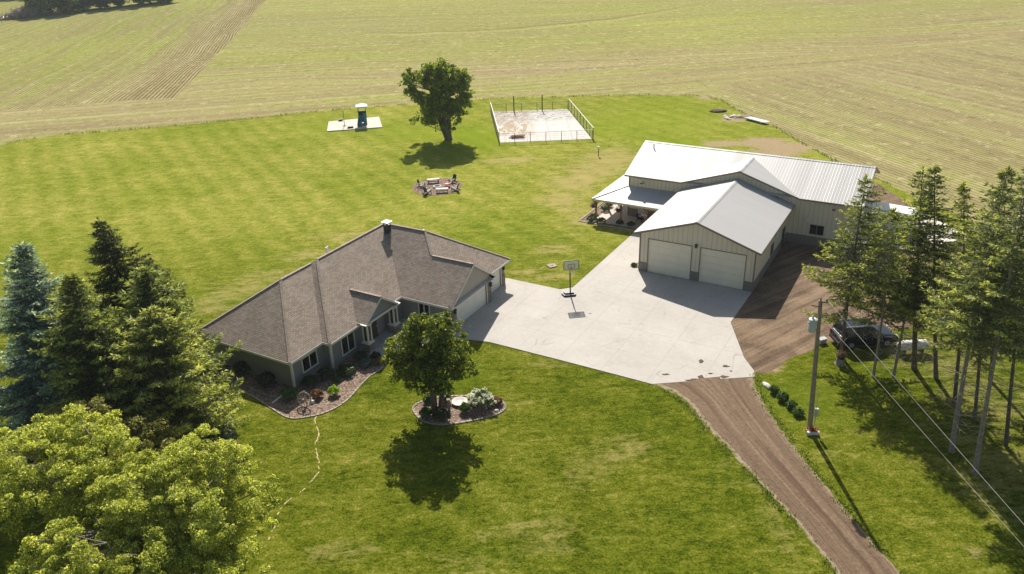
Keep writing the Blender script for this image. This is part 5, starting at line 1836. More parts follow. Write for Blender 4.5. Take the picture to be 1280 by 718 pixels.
# ------------------------------------------------------------------ things in the yard
# basketball hoop: faces the lower right of the drive
hoop = thing('basketball_hoop', 'portable basketball hoop with clear backboard at the corner of the concrete', 'basketball hoop', (5.28, 65.0, .056), R(8))
mb = MB()
mb.tube([(0, 0, .1), (.02, .25, 1.6), (.03, .30, 2.7)], [.06, .06, .05], 8)
mb.beam((.03, .28, 2.55), (.03, -.28, 2.95), .07, .09)
mb.beam((.03, .30, 2.7), (.03, -.28, 3.30), .06, .07)
mb.build('pole', M['black'], hoop)
mb = MB()
mb.ext([(-.62, -.3, 0.0), (.42, -.3, 0), (.55, .1, 0), (.15, .95, 0), (-.55, .95, 0), (-.78, .25, 0)], (0, 0, .16))
mb.ext([(-.5, -.1, .16), (.3, -.1, .16), (.35, .1, .16), (.05, .75, .16), (-.42, .75, .16), (-.6, .22, .16)], (0, 0, .12))
mb.build('base', M['darkbox'], hoop)
mb = MB()
BW, BH, BZ, BY = .68, .42, 3.12, -.34
for s in (-1, 1):
    mb.box(s * BW - .03, s * BW + .03, BY - .02, BY + .02, BZ - BH, BZ + BH)
    mb.box(-BW + .03, BW - .03, BY - .02, BY + .02, BZ + s * BH - .03 - (0 if s < 0 else 0), BZ + s * BH + .03)
    mb.box(s * .3 - .022, s * .3 + .022, BY - .019, BY + .019, BZ - .3, BZ + .12)
mb.box(-.278, .278, BY - .019, BY + .019, BZ + .08, BZ + .12)
mb.box(-.278, .278, BY - .019, BY + .019, BZ - .3, BZ - .26)
bb = mb.build('backboard', M['darkbox'], hoop)
t = NT('clear_acrylic')
g = t.node('ShaderNodeBsdfTransparent')
g.inputs[0].default_value = (.86, .88, .86, 1)
gg = t.node('ShaderNodeBsdfPrincipled')
gg.inputs['Base Color'].default_value = (.62, .64, .60, 1)
gg.inputs['Roughness'].default_value = .15
mx = t.node('ShaderNodeMixShader')
mx.inputs[0].default_value = .42
t.t.links.new(g.outputs[0], mx.inputs[1])
t.t.links.new(gg.outputs[0], mx.inputs[2])
t.t.links.new(mx.outputs[0], t.out.inputs[0])
mb = MB()
mb.box(-BW + .03, BW - .03, BY - .006, BY + .006, BZ - BH + .03, BZ + BH - .03)
mb.build('panel', t.m, bb)
mb = MB()
ring = [(.23 * math.cos(a), BY - .40 + .23 * math.sin(a), BZ - .28) for a in [2 * math.pi * k / 16 for k in range(17)]]
mb.tube(ring, .018, 6)
mb.beam((0, BY - .02, BZ - .28), (0, BY - .18, BZ - .28), .12, .05)
M['orange'] = plain('orange_rim', (.55, .14, .03), .5)
rim = mb.build('rim', M['orange'], hoop)
mb = MB()
for k in range(16):
    a = 2 * math.pi * k / 16
    for dd_ in (.4, -.4):
        mb.tube([(.225 * math.cos(a), BY - .40 + .225 * math.sin(a), BZ - .29), (.14 * math.cos(a + dd_), BY - .40 + .14 * math.sin(a + dd_), BZ - .68)], .006, 3, cap=False)
mb.build('net', M['white_pl'], rim)

# utility pole with transformer, and its two wires
pole = thing('utility_pole', 'tall weathered wooden utility pole with grey transformer beside the gravel lane', 'utility pole', (19.6, 43.7, 0))
M['pole'] = plain('weathered_pole', (.27, .225, .175), .9, var=.3, scale=5, bump=.4)
lean = Vector((-.62, .02, 9.72))
mb = MB()
mb.tube([Vector((0, 0, -.1)), lean * .33, lean * .66, lean], [.17, .155, .135, .115], 10)
mb.build('shaft', M['pole'], pole)
pt = lean * .83
mb = MB()
c = pt + Vector((-.42, -.1, 0))
mb.lathe([(.02, -.48), (.22, -.46), (.25, -.38), (.25, .36), (.27, .38), (.27, .42), (.16, .47), (.02, .48)], 16, c)
mb.beam(pt + Vector((-.1, 0, .2)), pt + Vector((-.24, 0, .2)), .12, .08)
mb.beam(pt + Vector((-.1, 0, -.2)), pt + Vector((-.24, 0, -.2)), .12, .08)
M['xf'] = plain('pale_grey_transformer', (.50, .54, .56), .45, var=.08)
tf = mb.build('transformer', M['xf'], pole)
mb = MB()
mb.lathe([(.05, 0), (.075, .06), (.05, .10), (.075, .16), (.04, .24), (.01, .26)], 8, c + Vector((-.05, 0, .46)))
mb.lathe([(.03, 0), (.05, .05), (.03, .1), (.05, .14), (.01, .17)], 8, c + Vector((-.30, -.05, .1)))
mb.build('insulator', M['white_pl'], tf)
mb = MB()
mb.beam(lean + Vector((-.05, 0, -.12)), lean + Vector((.42, -.03, -.12)), .07, .07)
mb.beam(lean + Vector((-.05, 0, -.45)), lean + Vector((-.55, -.03, -.30)), .05, .05)
mb.lathe([(.03, 0), (.06, .05), (.03, .1), (.06, .14), (.01, .18)], 8, lean + Vector((.38, -.03, -.08)))
mb.lathe([(.03, 0), (.06, .05), (.03, .1), (.06, .14), (.01, .18)], 8, lean + Vector((0, 0, -.01)))
mb.build('bracket', M['darkbox'], pole)
mb = MB()
mb.box(.14, .34, -.12, .06, 1.15, 1.75)
mb.tube([(.24, -.03, 0), (.24, -.03, 1.15)], .03, 6)
mb.tube([(.20, -.03, 1.75), (.17, -.03, 3.2)], .02, 6)
mb.build('meter_box', M['galv'], pole)
M['wire'] = plain('bare_aluminium_wire', (.42, .41, .39), .4, metal=.0, var=.05)
for lab, a, q, rad in (('upper bare wire running from the utility pole top to the lower right', lean + pole.location + Vector((.38, -.03, .05)), Vector((21.03, 25.52, 8.6)), .009), ('lower bare wire running from the utility pole to the lower right', lean + pole.location + Vector((.05, -.05, -.95)), Vector((21.14, 25.28, 7.6)), .009)):
    a = Vector(a)
    e = a + (q - a) * 2.6
    pts = [a + (e - a) * (k / 24) + Vector((0, 0, -.25 * math.sin(math.pi * k / 24))) for k in range(25)]
    mb = MB()
    mb.tube(pts, rad, 5)
    tag(mb.build('power_line', M['wire']), lab, 'wire', 'wires from the utility pole')
pl = thing('flower_trough', 'small white trough of red flowers at the foot of the utility pole', 'planter', (19.62, 43.28, .012))
mb = MB()
mb.ext([(-.34, -.16, 0), (.34, -.16, 0), (.40, -.2, .26), (-.40, -.2, .26)], (0, .36, 0))
mb.build('trough', M['white_pl'], pl)
rng = np.random.default_rng(5)
P = rng.normal(size=(160, 3)) * np.array([.20, .10, .07]) + np.array([0, 0, .34])
quads('flowers', leaf_quads(rng, P, rng.normal(size=P.shape), np.full(160, .05), 1.2)[:90], M['fl_red'], pl)
quads('leaves', leaf_quads(rng, P - np.array([0, 0, .05]), rng.normal(size=P.shape), np.full(160, .06), 1.2)[90:], M['sh_green'], pl)
mb = MB()
mb.v = []
bmx = bmesh.new()
bmesh.ops.create_icosphere(bmx, subdivisions=3, radius=1)
for v in bmx.verts:
    k = 1 + .18 * mnoise.noise(v.co * 1.6)
    v.co = Vector((v.co.x * .20 * k, v.co.y * .48 * k, max(v.co.z, -.3) * .20 * k + .06))
me = bpy.data.meshes.new('white_stone')
bmx.to_mesh(me)
bmx.free()
M['rock'] = plain('white_limestone', (.66, .63, .58), .9, var=.15, scale=5, bump=.3)
me.materials.append(M['rock'])
o = bpy.data.objects.new('white_stone', me)
COL.objects.link(o)
o.location = (18.36, 49.1, .012)
o.rotation_euler = (0, 0, R(18))
tag(o, 'long white stone at the head of the shrub row by the lane', 'stone')

# dark sports utility car under the windbreak
M['carpaint'] = None
t = NT('black_car_paint')
t.bsdf(t.mix(t.noise(t.obj(), 2.0, 3), (.016, .024, .038), (.026, .036, .052)), .12, 0.45, .6)
M['carpaint'] = t.m
M['tyre'] = plain('tyre_rubber', (.02, .02, .02), .9)
M['alloy'] = plain('alloy_wheel', (.42, .43, .44), .35, metal=.6)
M['lampglass'] = plain('head_lamp_lens', (.70, .72, .74), .1)
M['redlens'] = plain('red_lens', (.32, .015, .012), .2)
car = thing('parked_car', 'shiny black sport utility car parked under the windbreak conifers', 'car', (27.75, 55.0, .02), R(4))


def car_body(mb, prof, w, zt, inset):
    """profile in x,z extruded over the width, upper points pulled in by inset"""
    L = []
    for s in (-1, 1):
        L.append([(x, s * (w - (inset if z > zt else 0) - (.05 if z < .45 else 0)), z) for x, z in prof])
    n = len(prof)
    mb.solid(L[0] + L[1], [list(range(n)), list(range(2 * n - 1, n - 1, -1))] + [(i, n + i, n + (i + 1) % n, (i + 1) % n) for i in range(n)])


mb = MB()
car_body(mb, [(-2.30, .42), (-2.38, .62), (-2.36, 1.00), (-2.22, 1.10), (.98, 1.12), (1.95, 1.04), (2.26, .92), (2.36, .70), (2.34, .40), (1.9, .32), (-1.9, .32)], .95, 1.0, .05)
body = mb.build('body', M['carpaint'], car)
bv = body.modifiers.new('bevel', 'BEVEL'); bv.width = .06; bv.segments = 3; bv.limit_method = 'ANGLE'
mb = MB()
low = [(-2.20, .90), (1.08, .90), (.35, .72), (-2.02, .72)]
B = [(-2.20, -.90, 1.10), (1.10, -.90, 1.10), (1.10, .90, 1.10), (-2.20, .90, 1.10)]
Tt = [(-1.98, -.70, 1.74), (.22, -.72, 1.76), (.22, .72, 1.76), (-1.98, .70, 1.74)]
mb.solid(B + Tt, [(0, 1, 5, 4), (1, 2, 6, 5), (2, 3, 7, 6), (3, 0, 4, 7), (4, 5, 6, 7)])
gh = mb.build('window', M['glass'], car)
mb = MB()
mb.ext([(-2.02, -.70, 1.742), (.20, -.72, 1.762), (.20, .72, 1.762), (-2.02, .70, 1.742)], (0, 0, .05))
for s in (-1, 1):
    for (b0, t0) in (((1.10, .90), (.22, .72)), ((-.55, .905), (-.65, .715)), ((-2.2, .90), (-1.98, .70))):
        mb.beam((b0[0], s * b0[1], 1.10), (t0[0], s * t0[1], 1.76), .09, .07)
rf = mb.build('roof', M['carpaint'], car)
bv = rf.modifiers.new('bevel', 'BEVEL'); bv.width = .025; bv.segments = 2
mb = MB()
for s in (-1, 1):
    mb.tube([(-1.85, s * .62, 1.80), (-1.8, s * .62, 1.85), (0, s * .63, 1.87), (.1, s * .63, 1.81)], .02, 6)
mb.build('roof_rack', M['galv'], rf)
for x in (-1.42, 1.45):
    for s in (-1, 1):
        mb = MB()
        mb.lathe([(.22, -.11), (.345, -.11), (.37, -.06), (.37, .06), (.345, .11), (.22, .11)], 24, (x, s * .86, .37), axis='Y')
        wh = mb.build('wheel', M['tyre'], car, smooth=False)
        mb = MB()
        mb.lathe([(.05, -.02), (.22, -.015), (.225, .0), (.06, .02)], 10, (x, s * .965, .37), axis='Y')
        mb.build('rim', M['alloy'], wh)
for s in (-1, 1):
    mb = MB()
    mb.ext([(2.20, s * .55, .78), (2.345, s * .55, .74), (2.32, s * .55, .90), (2.15, s * .55, .95)], (0, s * .36, 0))
    mb.build('headlight', M['lampglass'], car)
    mb = MB()
    mb.box(-2.40, -2.33, min(s * .70, s * .92), max(s * .70, s * .92), .75, 1.02)
    mb.build('taillight', M['redlens'], car)
    mb = MB()
    mb.box(.72, .90, min(s * .93, s * 1.13), max(s * .93, s * 1.13), 1.10, 1.25)
    mb.build('side_mirror', M['carpaint'], car)
    mb = MB()
    for x in (-.35, .65):
        mb.box(x - .10, x + .08, min(s * .952, s * .975), max(s * .952, s * .975), .90, .93)
    mb.build('door_handle', M['galv'], car)
mb = MB()
mb.box(-2.45, -2.34, -.8, .8, .38, .60)
mb.box(2.30, 2.42, -.8, .8, .34, .58)
mb.build('bumper', M['darkbox'], car)

# propane tank
tank = thing('propane_tank', 'white horizontal propane tank on two feet beside the black car', 'gas tank', (30.85, 53.25, .012), R(3))
mb = MB()
rt, lt = .40, .95
prof = [(.02, -lt - .34), (.16, -lt - .31), (.29, -lt - .22), (.37, -lt - .10), (rt, -lt)] + [(rt, lt), (.37, lt + .10), (.29, lt + .22), (.16, lt + .31), (.02, lt + .34)]
mb.lathe(prof, 24, (0, 0, .68), axis='X')
tk = mb.build('tank', M['white_pl'], tank, smooth=True)
mb = MB()
mb.lathe([(.20, 0), (.20, .14), (.16, .20), (.02, .22)], 16, (.1, 0, 1.05))
mb.build('dome', M['white_pl'], tank)
for x in (-.7, .7):
    mb = MB()
    mb.box(x - .08, x + .08, -.26, .26, 0, .34)
    mb.build('foot', M['darkbox'], tank)

# stump planter and small utility box
st = thing('stump_planter', 'dark flower pot standing on a pale sawn stump under the leftmost conifer', 'planter', (24.75, 51.9, .012))
mb = MB()
mb.lathe([(.40, 0), (.32, .12), (.29, .45), (.28, .5)], 12)
mb.build('stump', M['bark_pale'], st)
mb = MB()
mb.lathe([(.24, .5), (.36, .72), (.40, .82), (.33, .82)], 14)
mb.build('pot', M['black'], st)
rng = np.random.default_rng(15)
P = rng.normal(size=(140, 3)) * np.array([.18, .18, .08]) + np.array([0, 0, .92])
quads('flowers', leaf_quads(rng, P, rng.normal(size=P.shape), np.full(140, .055), 1.2), M['sh_red'], st)
o = thing('utility_box', 'small grey utility box on the grass behind the black car', 'utility box', (24.55, 55.15, .012), R(20))
mb = MB()
mb.ext([(-.3, -.2, 0), (.3, -.2, 0), (.3, .2, 0), (-.3, .2, 0)], (0, 0, .38))
mb.build('cabinet', M['galv'], o)
mb = MB()
mb.ext([(-.33, -.23, .382), (.33, -.23, .382), (.33, .23, .42), (-.33, .23, .42)], (0, 0, .04))
mb.build('lid', M['galv'], o)

# white camper behind the conifers
cp = thing('camper_trailer', 'white camper trailer parked behind the conifers at the end of the workshop', 'camper', (39.6, 78.2, .02), R(-38))
mb = MB()
prof = [(-2.9, .55), (-3.05, 1.2), (-2.95, 2.2), (-2.6, 2.62), (2.3, 2.62), (2.85, 2.3), (3.05, 1.5), (2.9, .55)]
mb.ext([(x, -1.15, z) for x, z in prof], (0, 2.3, 0))
cb = mb.build('body', M['white_pl'], cp)
bv = cb.modifiers.new('bevel', 'BEVEL'); bv.width = .1; bv.segments = 3; bv.limit_method = 'ANGLE'
for x in (-1.8, 1.2):
    window(cp, 'window', (x, -1.15, 1.75), 1.0, .6, (0, -1, 0), (1, 0, 0), M['darkbox'], mull=0, fw=.04, proud=.03)
mb = MB()
mb.box(-.4, .25, -1.19, -1.153, .6, 2.3)
mb.build('door', M['galv'], cp)
for s in (-1, 1):
    mb = MB()
    mb.lathe([(.1, -.1), (.33, -.1), (.35, 0), (.33, .1), (.1, .1)], 16, (.3, s * .95, .35), axis='Y')
    mb.build('wheel', M['tyre'], cp)
mb = MB()
mb.beam((2.8, 0, .5), (4.1, 0, .5), .12, .1)
mb.beam((3.9, 0, .5), (3.9, 0, .02), .08, .08)
mb.build('tow_bar', M['darkbox'], cp)

# wagon wheel
ww = thing('wagon_wheel', 'old wooden wagon wheel propped upright in the mulch at the house corner', 'wagon wheel', (-15.2, 48.15, .03), R(-18))
M['oldwood'] = plain('weathered_wood', (.36, .30, .25), .9, var=.3, scale=8)
ty = R(-14)
mb = MB()
tilt = lambda x, z: (x, .05 + (z - .0) * .26, z)
cz0, rw = .56, .53
mb.tube([tilt(rw * math.cos(a), cz0 + rw * math.sin(a)) for a in [2 * math.pi * k / 32 for k in range(33)]], .045, 6)
mb.build('rim', M['oldwood'], ww)
mb = MB()
for k in range(12):
    a = 2 * math.pi * k / 12
    mb.tube([tilt(.08 * math.cos(a), cz0 + .08 * math.sin(a)), tilt(.5 * math.cos(a), cz0 + .5 * math.sin(a))], .022, 5)
mb.build('spokes', M['oldwood'], ww)
mb = MB()
p0, p1 = Vector(tilt(0, cz0)), None
mb.tube([p0 + Vector((0, -.2, .05)), p0 + Vector((0, .16, -.04))], [.075, .10], 12)
mb.build('hub', M['oldwood'], ww)
mb = MB()
mb.beam((0, .45, 0), (0, .32, 1.22), .07, .07)
mb.build('prop_stake', M['oldwood'], ww)
# stones, downspout
mb = MB()
mb.beam((-17.62, 48.75, .09), (-17.15, 49.75, .10), .11, .09)
tag(mb.build('downspout', M['white']), 'white downspout extension lying on the mulch by the house corner', 'downspout')


def rock(name, label, cat, loc, rx, ry, rz_, mat, seed):
    bmx = bmesh.new()
    bmesh.ops.create_icosphere(bmx, subdivisions=3, radius=1)
    for v in bmx.verts:
        k = 1 + .25 * mnoise.noise(v.co * 1.7 + Vector((seed, 0, 0)))
        v.co = Vector((v.co.x * rx * k, v.co.y * ry * k, max(v.co.z, -.4) * rz_ * k + rz_ * .35))
    me = bpy.data.meshes.new(name)
    bmx.to_mesh(me)
    bmx.free()
    me.materials.append(mat)
    o = bpy.data.objects.new(name, me)
    COL.objects.link(o)
    o.location = loc
    return tag(o, label, cat)


rock('grey_stone', 'small pale stone beside the russet shrub and the wagon wheel', 'stone', (-14.75, 48.75, .03), .22, .17, .18, M['rock'], 2)
rock('white_rock', 'small white rock at the right end of the island bed', 'rock', (-1.35, 46.98, .03), .16, .12, .11, M['rock'], 7)
bb_ = thing('stone_bowl', 'shallow grey stone bowl lying in the island bed behind the shrub', 'bird bath', (-4.0, 48.1, .03), R(10))
mb = MB()
mb.lathe([(.22, 0), (.52, .14), (.58, .20), (.50, .20), (.25, .12), (.02, .10)], 20)
mb.build('bowl', M['rock'], bb_)
mb = MB()
mb.lathe([(.28, -.01), (.20, .03), (.2, .05)], 12)
mb.build('foot', M['rock'], bb_)
mp = thing('garden_post', 'short grey post standing beside the maple trunk in the island bed', 'post', (-4.72, 47.35, .03))
mb = MB()
mb.box(-.10, .10, -.10, .10, 0, .82)
mb.build('post', M['pole'], mp)
mb = MB()
mb.ext([(-.13, -.13, .822), (.13, -.13, .822), (.13, .13, .822), (-.13, .13, .822)], (0, 0, .06))
mb.build('cap', M['pole'], mp)

# ------------------------------------------------------------------ fire pit circle
M['darkpl'] = plain('black_resin', (.028, .028, .030), .45, var=.2)
M['benchtop'] = plain('whitewashed_plank', (.70, .66, .60), .7, var=.12, scale=5)
M['benchleg'] = plain('brown_bench_leg', (.20, .13, .09), .8, var=.2)
M['redpaint'] = plain('red_paint', (.52, .06, .04), .45, var=.1)


def make_chair(label, loc, rz):
    t = thing('adirondack_chair', label, 'chair', loc, rz, 'black slatted chairs round the fire pit')
    mb = MB()
    for k in range(5):
        y = -.30 + k * .125
        mb.box(-.27, .27, y, y + .105, .36 - k * .03, .385 - k * .03)
    mb.build('seat', M['darkpl'], t)
    mb = MB()
    for k in range(5):
        x = -.24 + k * .12
        h = .95 - abs(k - 2) * .05
        mb.ext([(x - .052, .26, .22), (x + .052, .26, .22), (x + .058, .26 + .30 * h, .22 + .88 * h), (x - .058, .26 + .30 * h, .22 + .88 * h)], (0, .022, 0))
    mb.box(-.28, .28, .33, .36, .44, .52)
    mb.build('backrest', M['darkpl'], t)
    for s in (-1, 1):
        mb = MB()
        mb.ext([(s * .30, -.38, .56), (s * .44, -.38, .56), (s * .42, .42, .54), (s * .30, .42, .54)], (0, 0, .025))
        mb.build('armrest', M['darkpl'], t)
        mb = MB()
        mb.box(min(s * .31, s * .35), max(s * .31, s * .35), -.34, -.24, 0, .558)
        mb.build('leg', M['darkpl'], t)
        mb = MB()
        mb.ext([(s * .285, -.34, .30), (s * .285, -.34, .40), (s * .285, .62, .08), (s * .285, .62, 0), (s * .285, .5, 0)], (s * .025, 0, 0))
        mb.build('leg', M['darkpl'], t)
    return t


zc = .03
c1 = make_chair('black slatted chair at the left rear of the fire pit circle', (-11.05, 97.1, zc), R(75))
dup(c1, (-10.15, 94.7, zc), R(140), 'black slatted chair at the left front of the fire pit circle')
dup(c1, (-7.25, 98.6, zc), R(-40), 'black slatted chair behind the red fire bowl')
dup(c1, (-6.75, 95.5, zc), R(-110), 'black slatted chair at the right front of the fire pit circle')


def make_bench(label, loc, rz):
    t = thing('plank_bench', label, 'bench', loc, rz, 'low pale plank benches by the fire pit')
    mb = MB()
    for k in range(3):
        mb.box(-.78, .78, -.24 + k * .165, -.09 + k * .165, .46, .51)
    mb.build('seat', M['benchtop'], t)
    for s in (-1, 1):
        mb = MB()
        mb.box(min(s * .62, s * .70), max(s * .62, s * .70), -.21, .21, 0, .458)
        mb.build('leg', M['benchleg'], t)
    mb = MB()
    mb.box(-.618, .618, -.04, .04, .14, .24)
    mb.build('stretcher', M['benchleg'], t)
    return t


b1 = make_bench('longer pale plank bench at the back of the fire pit circle', (-9.75, 98.9, zc), R(12))
dup(b1, (-8.35, 95.0, zc), R(4), 'pale plank bench at the front of the fire pit circle')
fr = thing('fire_ring', 'low dark stone fire ring in the middle of the gravel circle', 'fire ring', (-9.1, 96.95, zc))
mb = MB()
for k in range(14):
    a0, a1 = 2 * math.pi * k / 14, 2 * math.pi * (k + .92) / 14
    mb.ext([(.52 * math.cos(a0), .52 * math.sin(a0), 0), (.52 * math.cos(a1), .52 * math.sin(a1), 0), (.38 * math.cos(a1), .38 * math.sin(a1), 0), (.38 * math.cos(a0), .38 * math.sin(a0), 0)], (0, 0, .2))
mb.build('ring', M['rock'], fr)
mb = MB()
mb.lathe([(.37, .01), (.3, .07), (.02, .09)], 12)
mb.build('ashes', M['clod'], fr)
fb = thing('fire_bowl', 'bright red fire bowl on legs in front of a black chair', 'fire bowl', (-7.85, 97.2, zc))
mb = MB()
mb.lathe([(.12, .22), (.34, .30), (.44, .44), (.40, .44), (.28, .36), (.02, .32)], 16)
mb.build('bowl', M['redpaint'], fb)
for k in range(3):
    a = 2.1 * k
    mb = MB()
    mb.tube([(.42 * math.cos(a), .42 * math.sin(a), 0), (.2 * math.cos(a), .2 * math.sin(a), .28)], .025, 6)
    mb.build('leg', M['redpaint'], fb)

# ------------------------------------------------------------------ playground
M['teal'] = plain('teal_plastic', (.010, .20, .27), .4, var=.15)
M['teal_d'] = plain('dark_teal_plastic', (.008, .06, .085), .4, var=.15)
M['pale_blue'] = plain('pale_blue_canopy', (.55, .72, .74), .5, var=.08)
tw = thing('play_tower', 'teal plastic play tower with slide and pale canopy on the playground slab', 'play tower', (-23.7, 130.6, .16), R(10))
for sx in (-1, 1):
    for sy in (-1, 1):
        mb = MB()
        mb.tube([(sx * .6, sy * .6, 0), (sx * .6, sy * .6, 3.0)], .05, 8)
        mb.build('post', M['darkbox'], tw)
mb = MB()
mb.box(-.66, .66, -.66, .66, 1.12, 1.22)
mb.box(-.58, .58, -.58, .58, .5, .58)
mb.build('platform', M['teal_d'], tw)
for (x0, x1, y0, y1) in ((-.66, -.60, -.55, .55), (.60, .66, -.55, .55), (-.55, .55, .60, .66)):
    mb = MB()
    mb.box(x0, x1, y0, y1, .12, 2.0)
    mb.build('side_panel', M['teal_d'], tw)
mb = MB()
for k, (x0, x1) in enumerate(((-.80, -.1),)):
    P_ = [(-.3, -.62, 1.25), (-.35, -1.0, 1.1), (-.5, -1.5, .62), (-.6, -1.95, .22), (-.62, -2.35, .16)]
    for a, b in zip(P_, P_[1:]):
        a, b = Vector(a), Vector(b)
        mb.beam(a, b, .62, .06)
        for s in (-1, 1):
            mb.beam(a + Vector((s * .31, 0, .12)), b + Vector((s * .31, 0, .12)), .06, .26)
mb.build('slide', M['teal'], tw)
mb = MB()
mb.box(.12, .58, -.70, -.62, .15, 1.9)
mb.box(-.58, .58, -.665, -.605, 1.23, 1.55)
mb.build('climbing_wall', M['teal'], tw)
mb = MB()
apex = (0, 0, 3.42)
cs_ = [(-.95, -.95, 3.0), (.95, -.95, 3.0), (.95, .95, 3.0), (-.95, .95, 3.0)]
for i in range(4):
    mb.face([cs_[i], cs_[(i + 1) % 4], apex])
for i in range(4):
    a, b = Vector(cs_[i]), Vector(cs_[(i + 1) % 4])
    mb.face([a, b, b - Vector((0, 0, .12)), a - Vector((0, 0, .12))])
mb.face([(x, y, z - .12) for x, y, z in cs_])
mb.build('canopy', M['pale_blue'], tw)
M['rust'] = plain('rusty_steel', (.36, .19, .12), .8, var=.25)
ps = thing('tether_pole', 'thin rust-coloured pole standing on the playground slab', 'pole', (-26.6, 129.6, .16))
mb = MB()
mb.tube([(0, 0, 0), (0, 0, 2.5)], .05, 8)
mb.build('shaft', M['rust'], ps)
mb = MB()
mb.lathe([(.3, 0), (.3, .06), (.08, .1)], 14)
mb.build('foot', M['rust'], ps)
for lab, x, y, w in (('small dark toy bin at the back edge of the playground slab', -27.9, 133.2, .3), ('flat dark toy crate near the front edge of the playground slab', -25.4, 128.2, .42)):
    o = thing('toy_bin', lab, 'bin', (x, y, .16 if y < 132.9 else .01), R(15))
    mb = MB()
    mb.ext([(-w, -.2, 0), (w, -.2, 0), (w + .05, -.24, .38 if w < .4 else .22), (-w - .05, -.24, .38 if w < .4 else .22)], (0, .44, 0))
    mb.build('box', M['darkbox'], o)
    mb = MB()
    zz = .382 if w < .4 else .222
    mb.box(-w - .07, w + .07, -.27, .23, zz, zz + .04)
    mb.build('lid', M['black'], o)

# ------------------------------------------------------------------ fenced court
M['fence'] = plain('weathered_fence_steel', (.10, .095, .09), .6, var=.2)
M['rail'] = plain('pale_top_rail', (.50, .46, .41), .6, var=.15)
C1, C2, C3, C4 = [Vector((x, y, 0)) for x, y in ((-2.75, 137.2), (10.7, 137.3), (12.85, 117.3), (-1.25, 116.8))]


def fence(label, a, b, n, h, rail, tall=None, mid=False):
    f = thing('court_fence', label, 'fence', a, 0, 'fence sides around the old court')
    d = b - a
    for k in range(n + 1):
        if k == n and not mid:
            pass
        p = d * (k / n)
        hh = h
        mb = MB()
        mb.tube([p, p + Vector((0, 0, hh))], .05, 6)
        mb.build('post', M['fence'], f)
    mb = MB()
    mb.beam(Vector((0, 0, h + .03)), d + Vector((0, 0, h + .03)), .12, .06)
    mb.build('top_rail', rail, f)
    mb = MB()
    for z in (.25, .55, .85, 1.15):
        mb.tube([Vector((0, 0, z)), d + Vector((0, 0, z))], .010, 4)
    m = max(2, int(d.length / .5))
    for k in range(m):
        p = d * (k / m)
        mb.tube([p + Vector((0, 0, .1)), p + Vector((0, 0, h))], .006, 3, cap=False)
    mb.build('wire_mesh', M['galv'], f)
    return f


off = Vector((.12, .12, 0))
fence('near fence side of the old court, facing the lawn and the house', C4, C3 - Vector((.15, 0, 0)), 6, 1.45, M['rail'])
fence('right fence side of the old court with pale top rail', C3 + Vector((0, .05, 0)), C2 + Vector((0, -.15, 0)), 8, 1.75, M['rail'])
fence('left fence side of the old court with pale top rail', C4 + Vector((0, .15, 0)), C1 + Vector((0, -.15, 0)), 9, 1.6, M['rail'])
fence('far fence side of the old court along the crop field', C1, C2 - Vector((.15, 0, 0)), 5, 1.3, M['fence'])
for lab, x in (('tall dark post left of centre at the back of the old court', 1.25), ('tall dark post right of centre at the back of the old court', 6.1)):
    o = thing('net_post', lab, 'post', (x, 136.3 if x < 3 else 136.6, .06), 0, 'tall posts at the back of the court')
    mb = MB()
    mb.tube([(0, 0, 0), (0, 0, 2.6)], .09, 8)
    mb.build('shaft', M['black'], o)
    mb = MB()
    mb.lathe([(.11, 2.6), (.11, 2.66), (.02, 2.70)], 8)
    mb.build('cap', M['black'], o)
ti = thing('timber_heap', 'heap of rusty brown boards lying on the near part of the old court', 'timber', (1.5, 119.7, .06), R(-4))
rr = random.Random(2)
for k in range(9):
    mb = MB()
    y = -.5 + (k % 4) * .28 + rr.uniform(-.05, .05)
    z = .03 + (k // 4) * .16
    L = rr.uniform(.75, 1.05)
    mb.beam((-L + rr.uniform(-.3, .3), y, z + .06), (L + rr.uniform(-.3, .3), y + rr.uniform(-.35, .35), z + .06 + rr.uniform(0, .12)), .20, .09)
    mb.build('board', M['rust'] if k % 3 else M['oldwood'], ti)
hy = thing('yard_hydrant', 'slim white-topped water post on the lawn near the court corner', 'water post', (12.66, 108.8, .012))
mb = MB()
mb.tube([(0, 0, 0), (0, 0, .95)], .05, 8)
mb.build('pipe', M['darkbox'], hy)
mb = MB()
mb.box(-.12, .12, -.12, .12, .95, 1.35)
mb.build('head', M['white_pl'], hy)

# scrap behind the shop
sc = thing('metal_sheets', 'stack of white metal sheets lying on the grass at the field edge', 'metal sheets', (39.4, 125.0, .012), R(-60))
for k in range(4):
    mb = MB()
    mb.box(-2.0 + k * .1, 1.9 + k * .12, -.55 + k * .03, .5 + k * .05, .28 + k * .03, .30 + k * .03)
    mb.build('sheet', M['white_pl'], sc)
for x in (-1.4, 1.4):
    mb = MB()
    mb.box(x - .1, x + .1, -.5, .5, 0, .278)
    mb.build('bearer', M['oldwood'], sc)
rock('soil_heap', 'low dark soil heap on the grass behind the workshop', 'soil heap', (35.3, 132.3, .0), 1.5, .8, .32, M['clod'], 9)
db = thing('debris_heap', 'small heap of grey boards and rubble on bare dirt behind the workshop', 'debris heap', (37.2, 128.0, .012))
rr = random.Random(12)
mb = MB()
for k in range(26):
    x, y = rr.gauss(0, 1.1), rr.gauss(0, .6)
    q = rr.uniform(.08, .24)
    mb.solid([(x + sx * q * rr.uniform(.7, 1.3), y + sy * q * rr.uniform(.7, 1.3), z) for z in (0, q) for sx, sy in ((-1, -1), (1, -1), (1, 1), (-1, 1))], [(0, 3, 2, 1), (4, 5, 6, 7), (0, 1, 5, 4), (1, 2, 6, 5), (2, 3, 7, 6), (3, 0, 4, 7)])
mb.build('rubble', M['rock'], db)
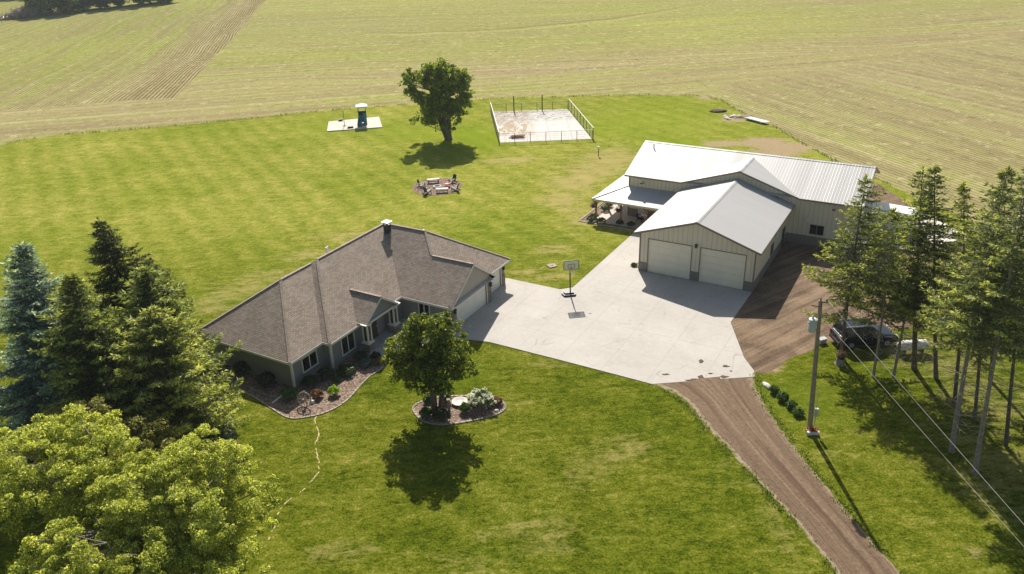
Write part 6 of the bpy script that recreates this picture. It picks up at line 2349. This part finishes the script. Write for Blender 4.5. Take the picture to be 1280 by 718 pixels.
for k in range(5):
    mb = MB()
    a = rr.uniform(-.5, .5)
    x, y = rr.gauss(0, .8), rr.gauss(0, .4)
    mb.beam((x - 1.1 * math.cos(a), y - 1.1 * math.sin(a), .1 + k * .04), (x + 1.1 * math.cos(a), y + 1.1 * math.sin(a), .16 + k * .05), .18, .05)
    mb.build('board', M['oldwood'], db)
sl_ = thing('ground_lid', 'square weathered grey lid set in the grass left of the basketball hoop', 'lid', (3.99, 71.6, .012), R(25))
mb = MB()
mb.box(-.42, .42, -.38, .38, 0, .09)
mb.build('lid', M['oldwood'], sl_)
mb = MB()
mb.beam((-.15, 0, .11), (.15, 0, .11), .04, .03)
mb.build('handle', M['darkbox'], sl_)

# ------------------------------------------------------------------ on the workshop porch
rng = np.random.default_rng(25)


def basket(label, uv, mat, z=1.55):
    x, y = rot2(uv, SO, STH)
    t = thing('hanging_basket', label, 'flower basket', (x, y, z), 0, 'flower baskets hanging on the porch posts')
    mb = MB()
    mb.lathe([(.10, -.22), (.26, -.05), (.30, .04), (.24, .04)], 12)
    mb.build('basket', M['black'], t)
    P = rng.normal(size=(220, 3)) * np.array([.19, .19, .12]) + np.array([0, 0, .08])
    quads('flowers', leaf_quads(rng, P, rng.normal(size=P.shape), np.full(220, .055), 1.1), mat, t)
    mb = MB()
    for k in range(3):
        a = 2.1 * k
        mb.tube([(.26 * math.cos(a), .26 * math.sin(a), .04), (0, 0, .75)], .008, 4)
    mb.build('hanger', M['black'], t)
    return t


basket('basket of purple flowers at the porch corner post', (-9.45, 10.35), M['fl_purple'], 1.75)
basket('basket of purple flowers at the middle front post of the porch', (-6.45, 10.35), M['fl_purple'], 1.7)
basket('basket of pale pink flowers at the front post next to the garage wing', (-3.5, 10.35), M['fl_pink'], 1.5)
pc = make_chair('dark chair standing on the workshop patio against the wall', (*rot2((-4.6, 12.4), SO, STH), .06), R(150))
pc['group'] = 'dark chairs on the patio'
bt = thing('patio_table', 'round dark table on the workshop patio', 'table', (*rot2((-2.9, 12.2), SO, STH), .06), 0)
mb = MB()
mb.lathe([(.55, .70), (.56, .72), (.55, .74)], 20)
mb.build('tabletop', M['darkbox'], bt)
mb = MB()
mb.tube([(0, 0, .03), (0, 0, .70)], .05, 8)
mb.lathe([(.3, 0), (.3, .03), (.05, .06)], 14)
mb.build('leg', M['darkbox'], bt)

# ------------------------------------------------------------------ the air
t = NT('summer_haze')
v = t.node('ShaderNodeVolumePrincipled')
v.inputs['Color'].default_value = (0.80, 0.88, 0.95, 1)
v.inputs['Density'].default_value = 0.00017
v.inputs['Anisotropy'].default_value = 0.25
t.t.links.new(v.outputs[0], t.out.inputs['Volume'])
mb = MB()
mb.box(-910, 910, -310, 1310, -6.0, 34.5)
tag(mb.build('haze', t.m), kind='stuff')
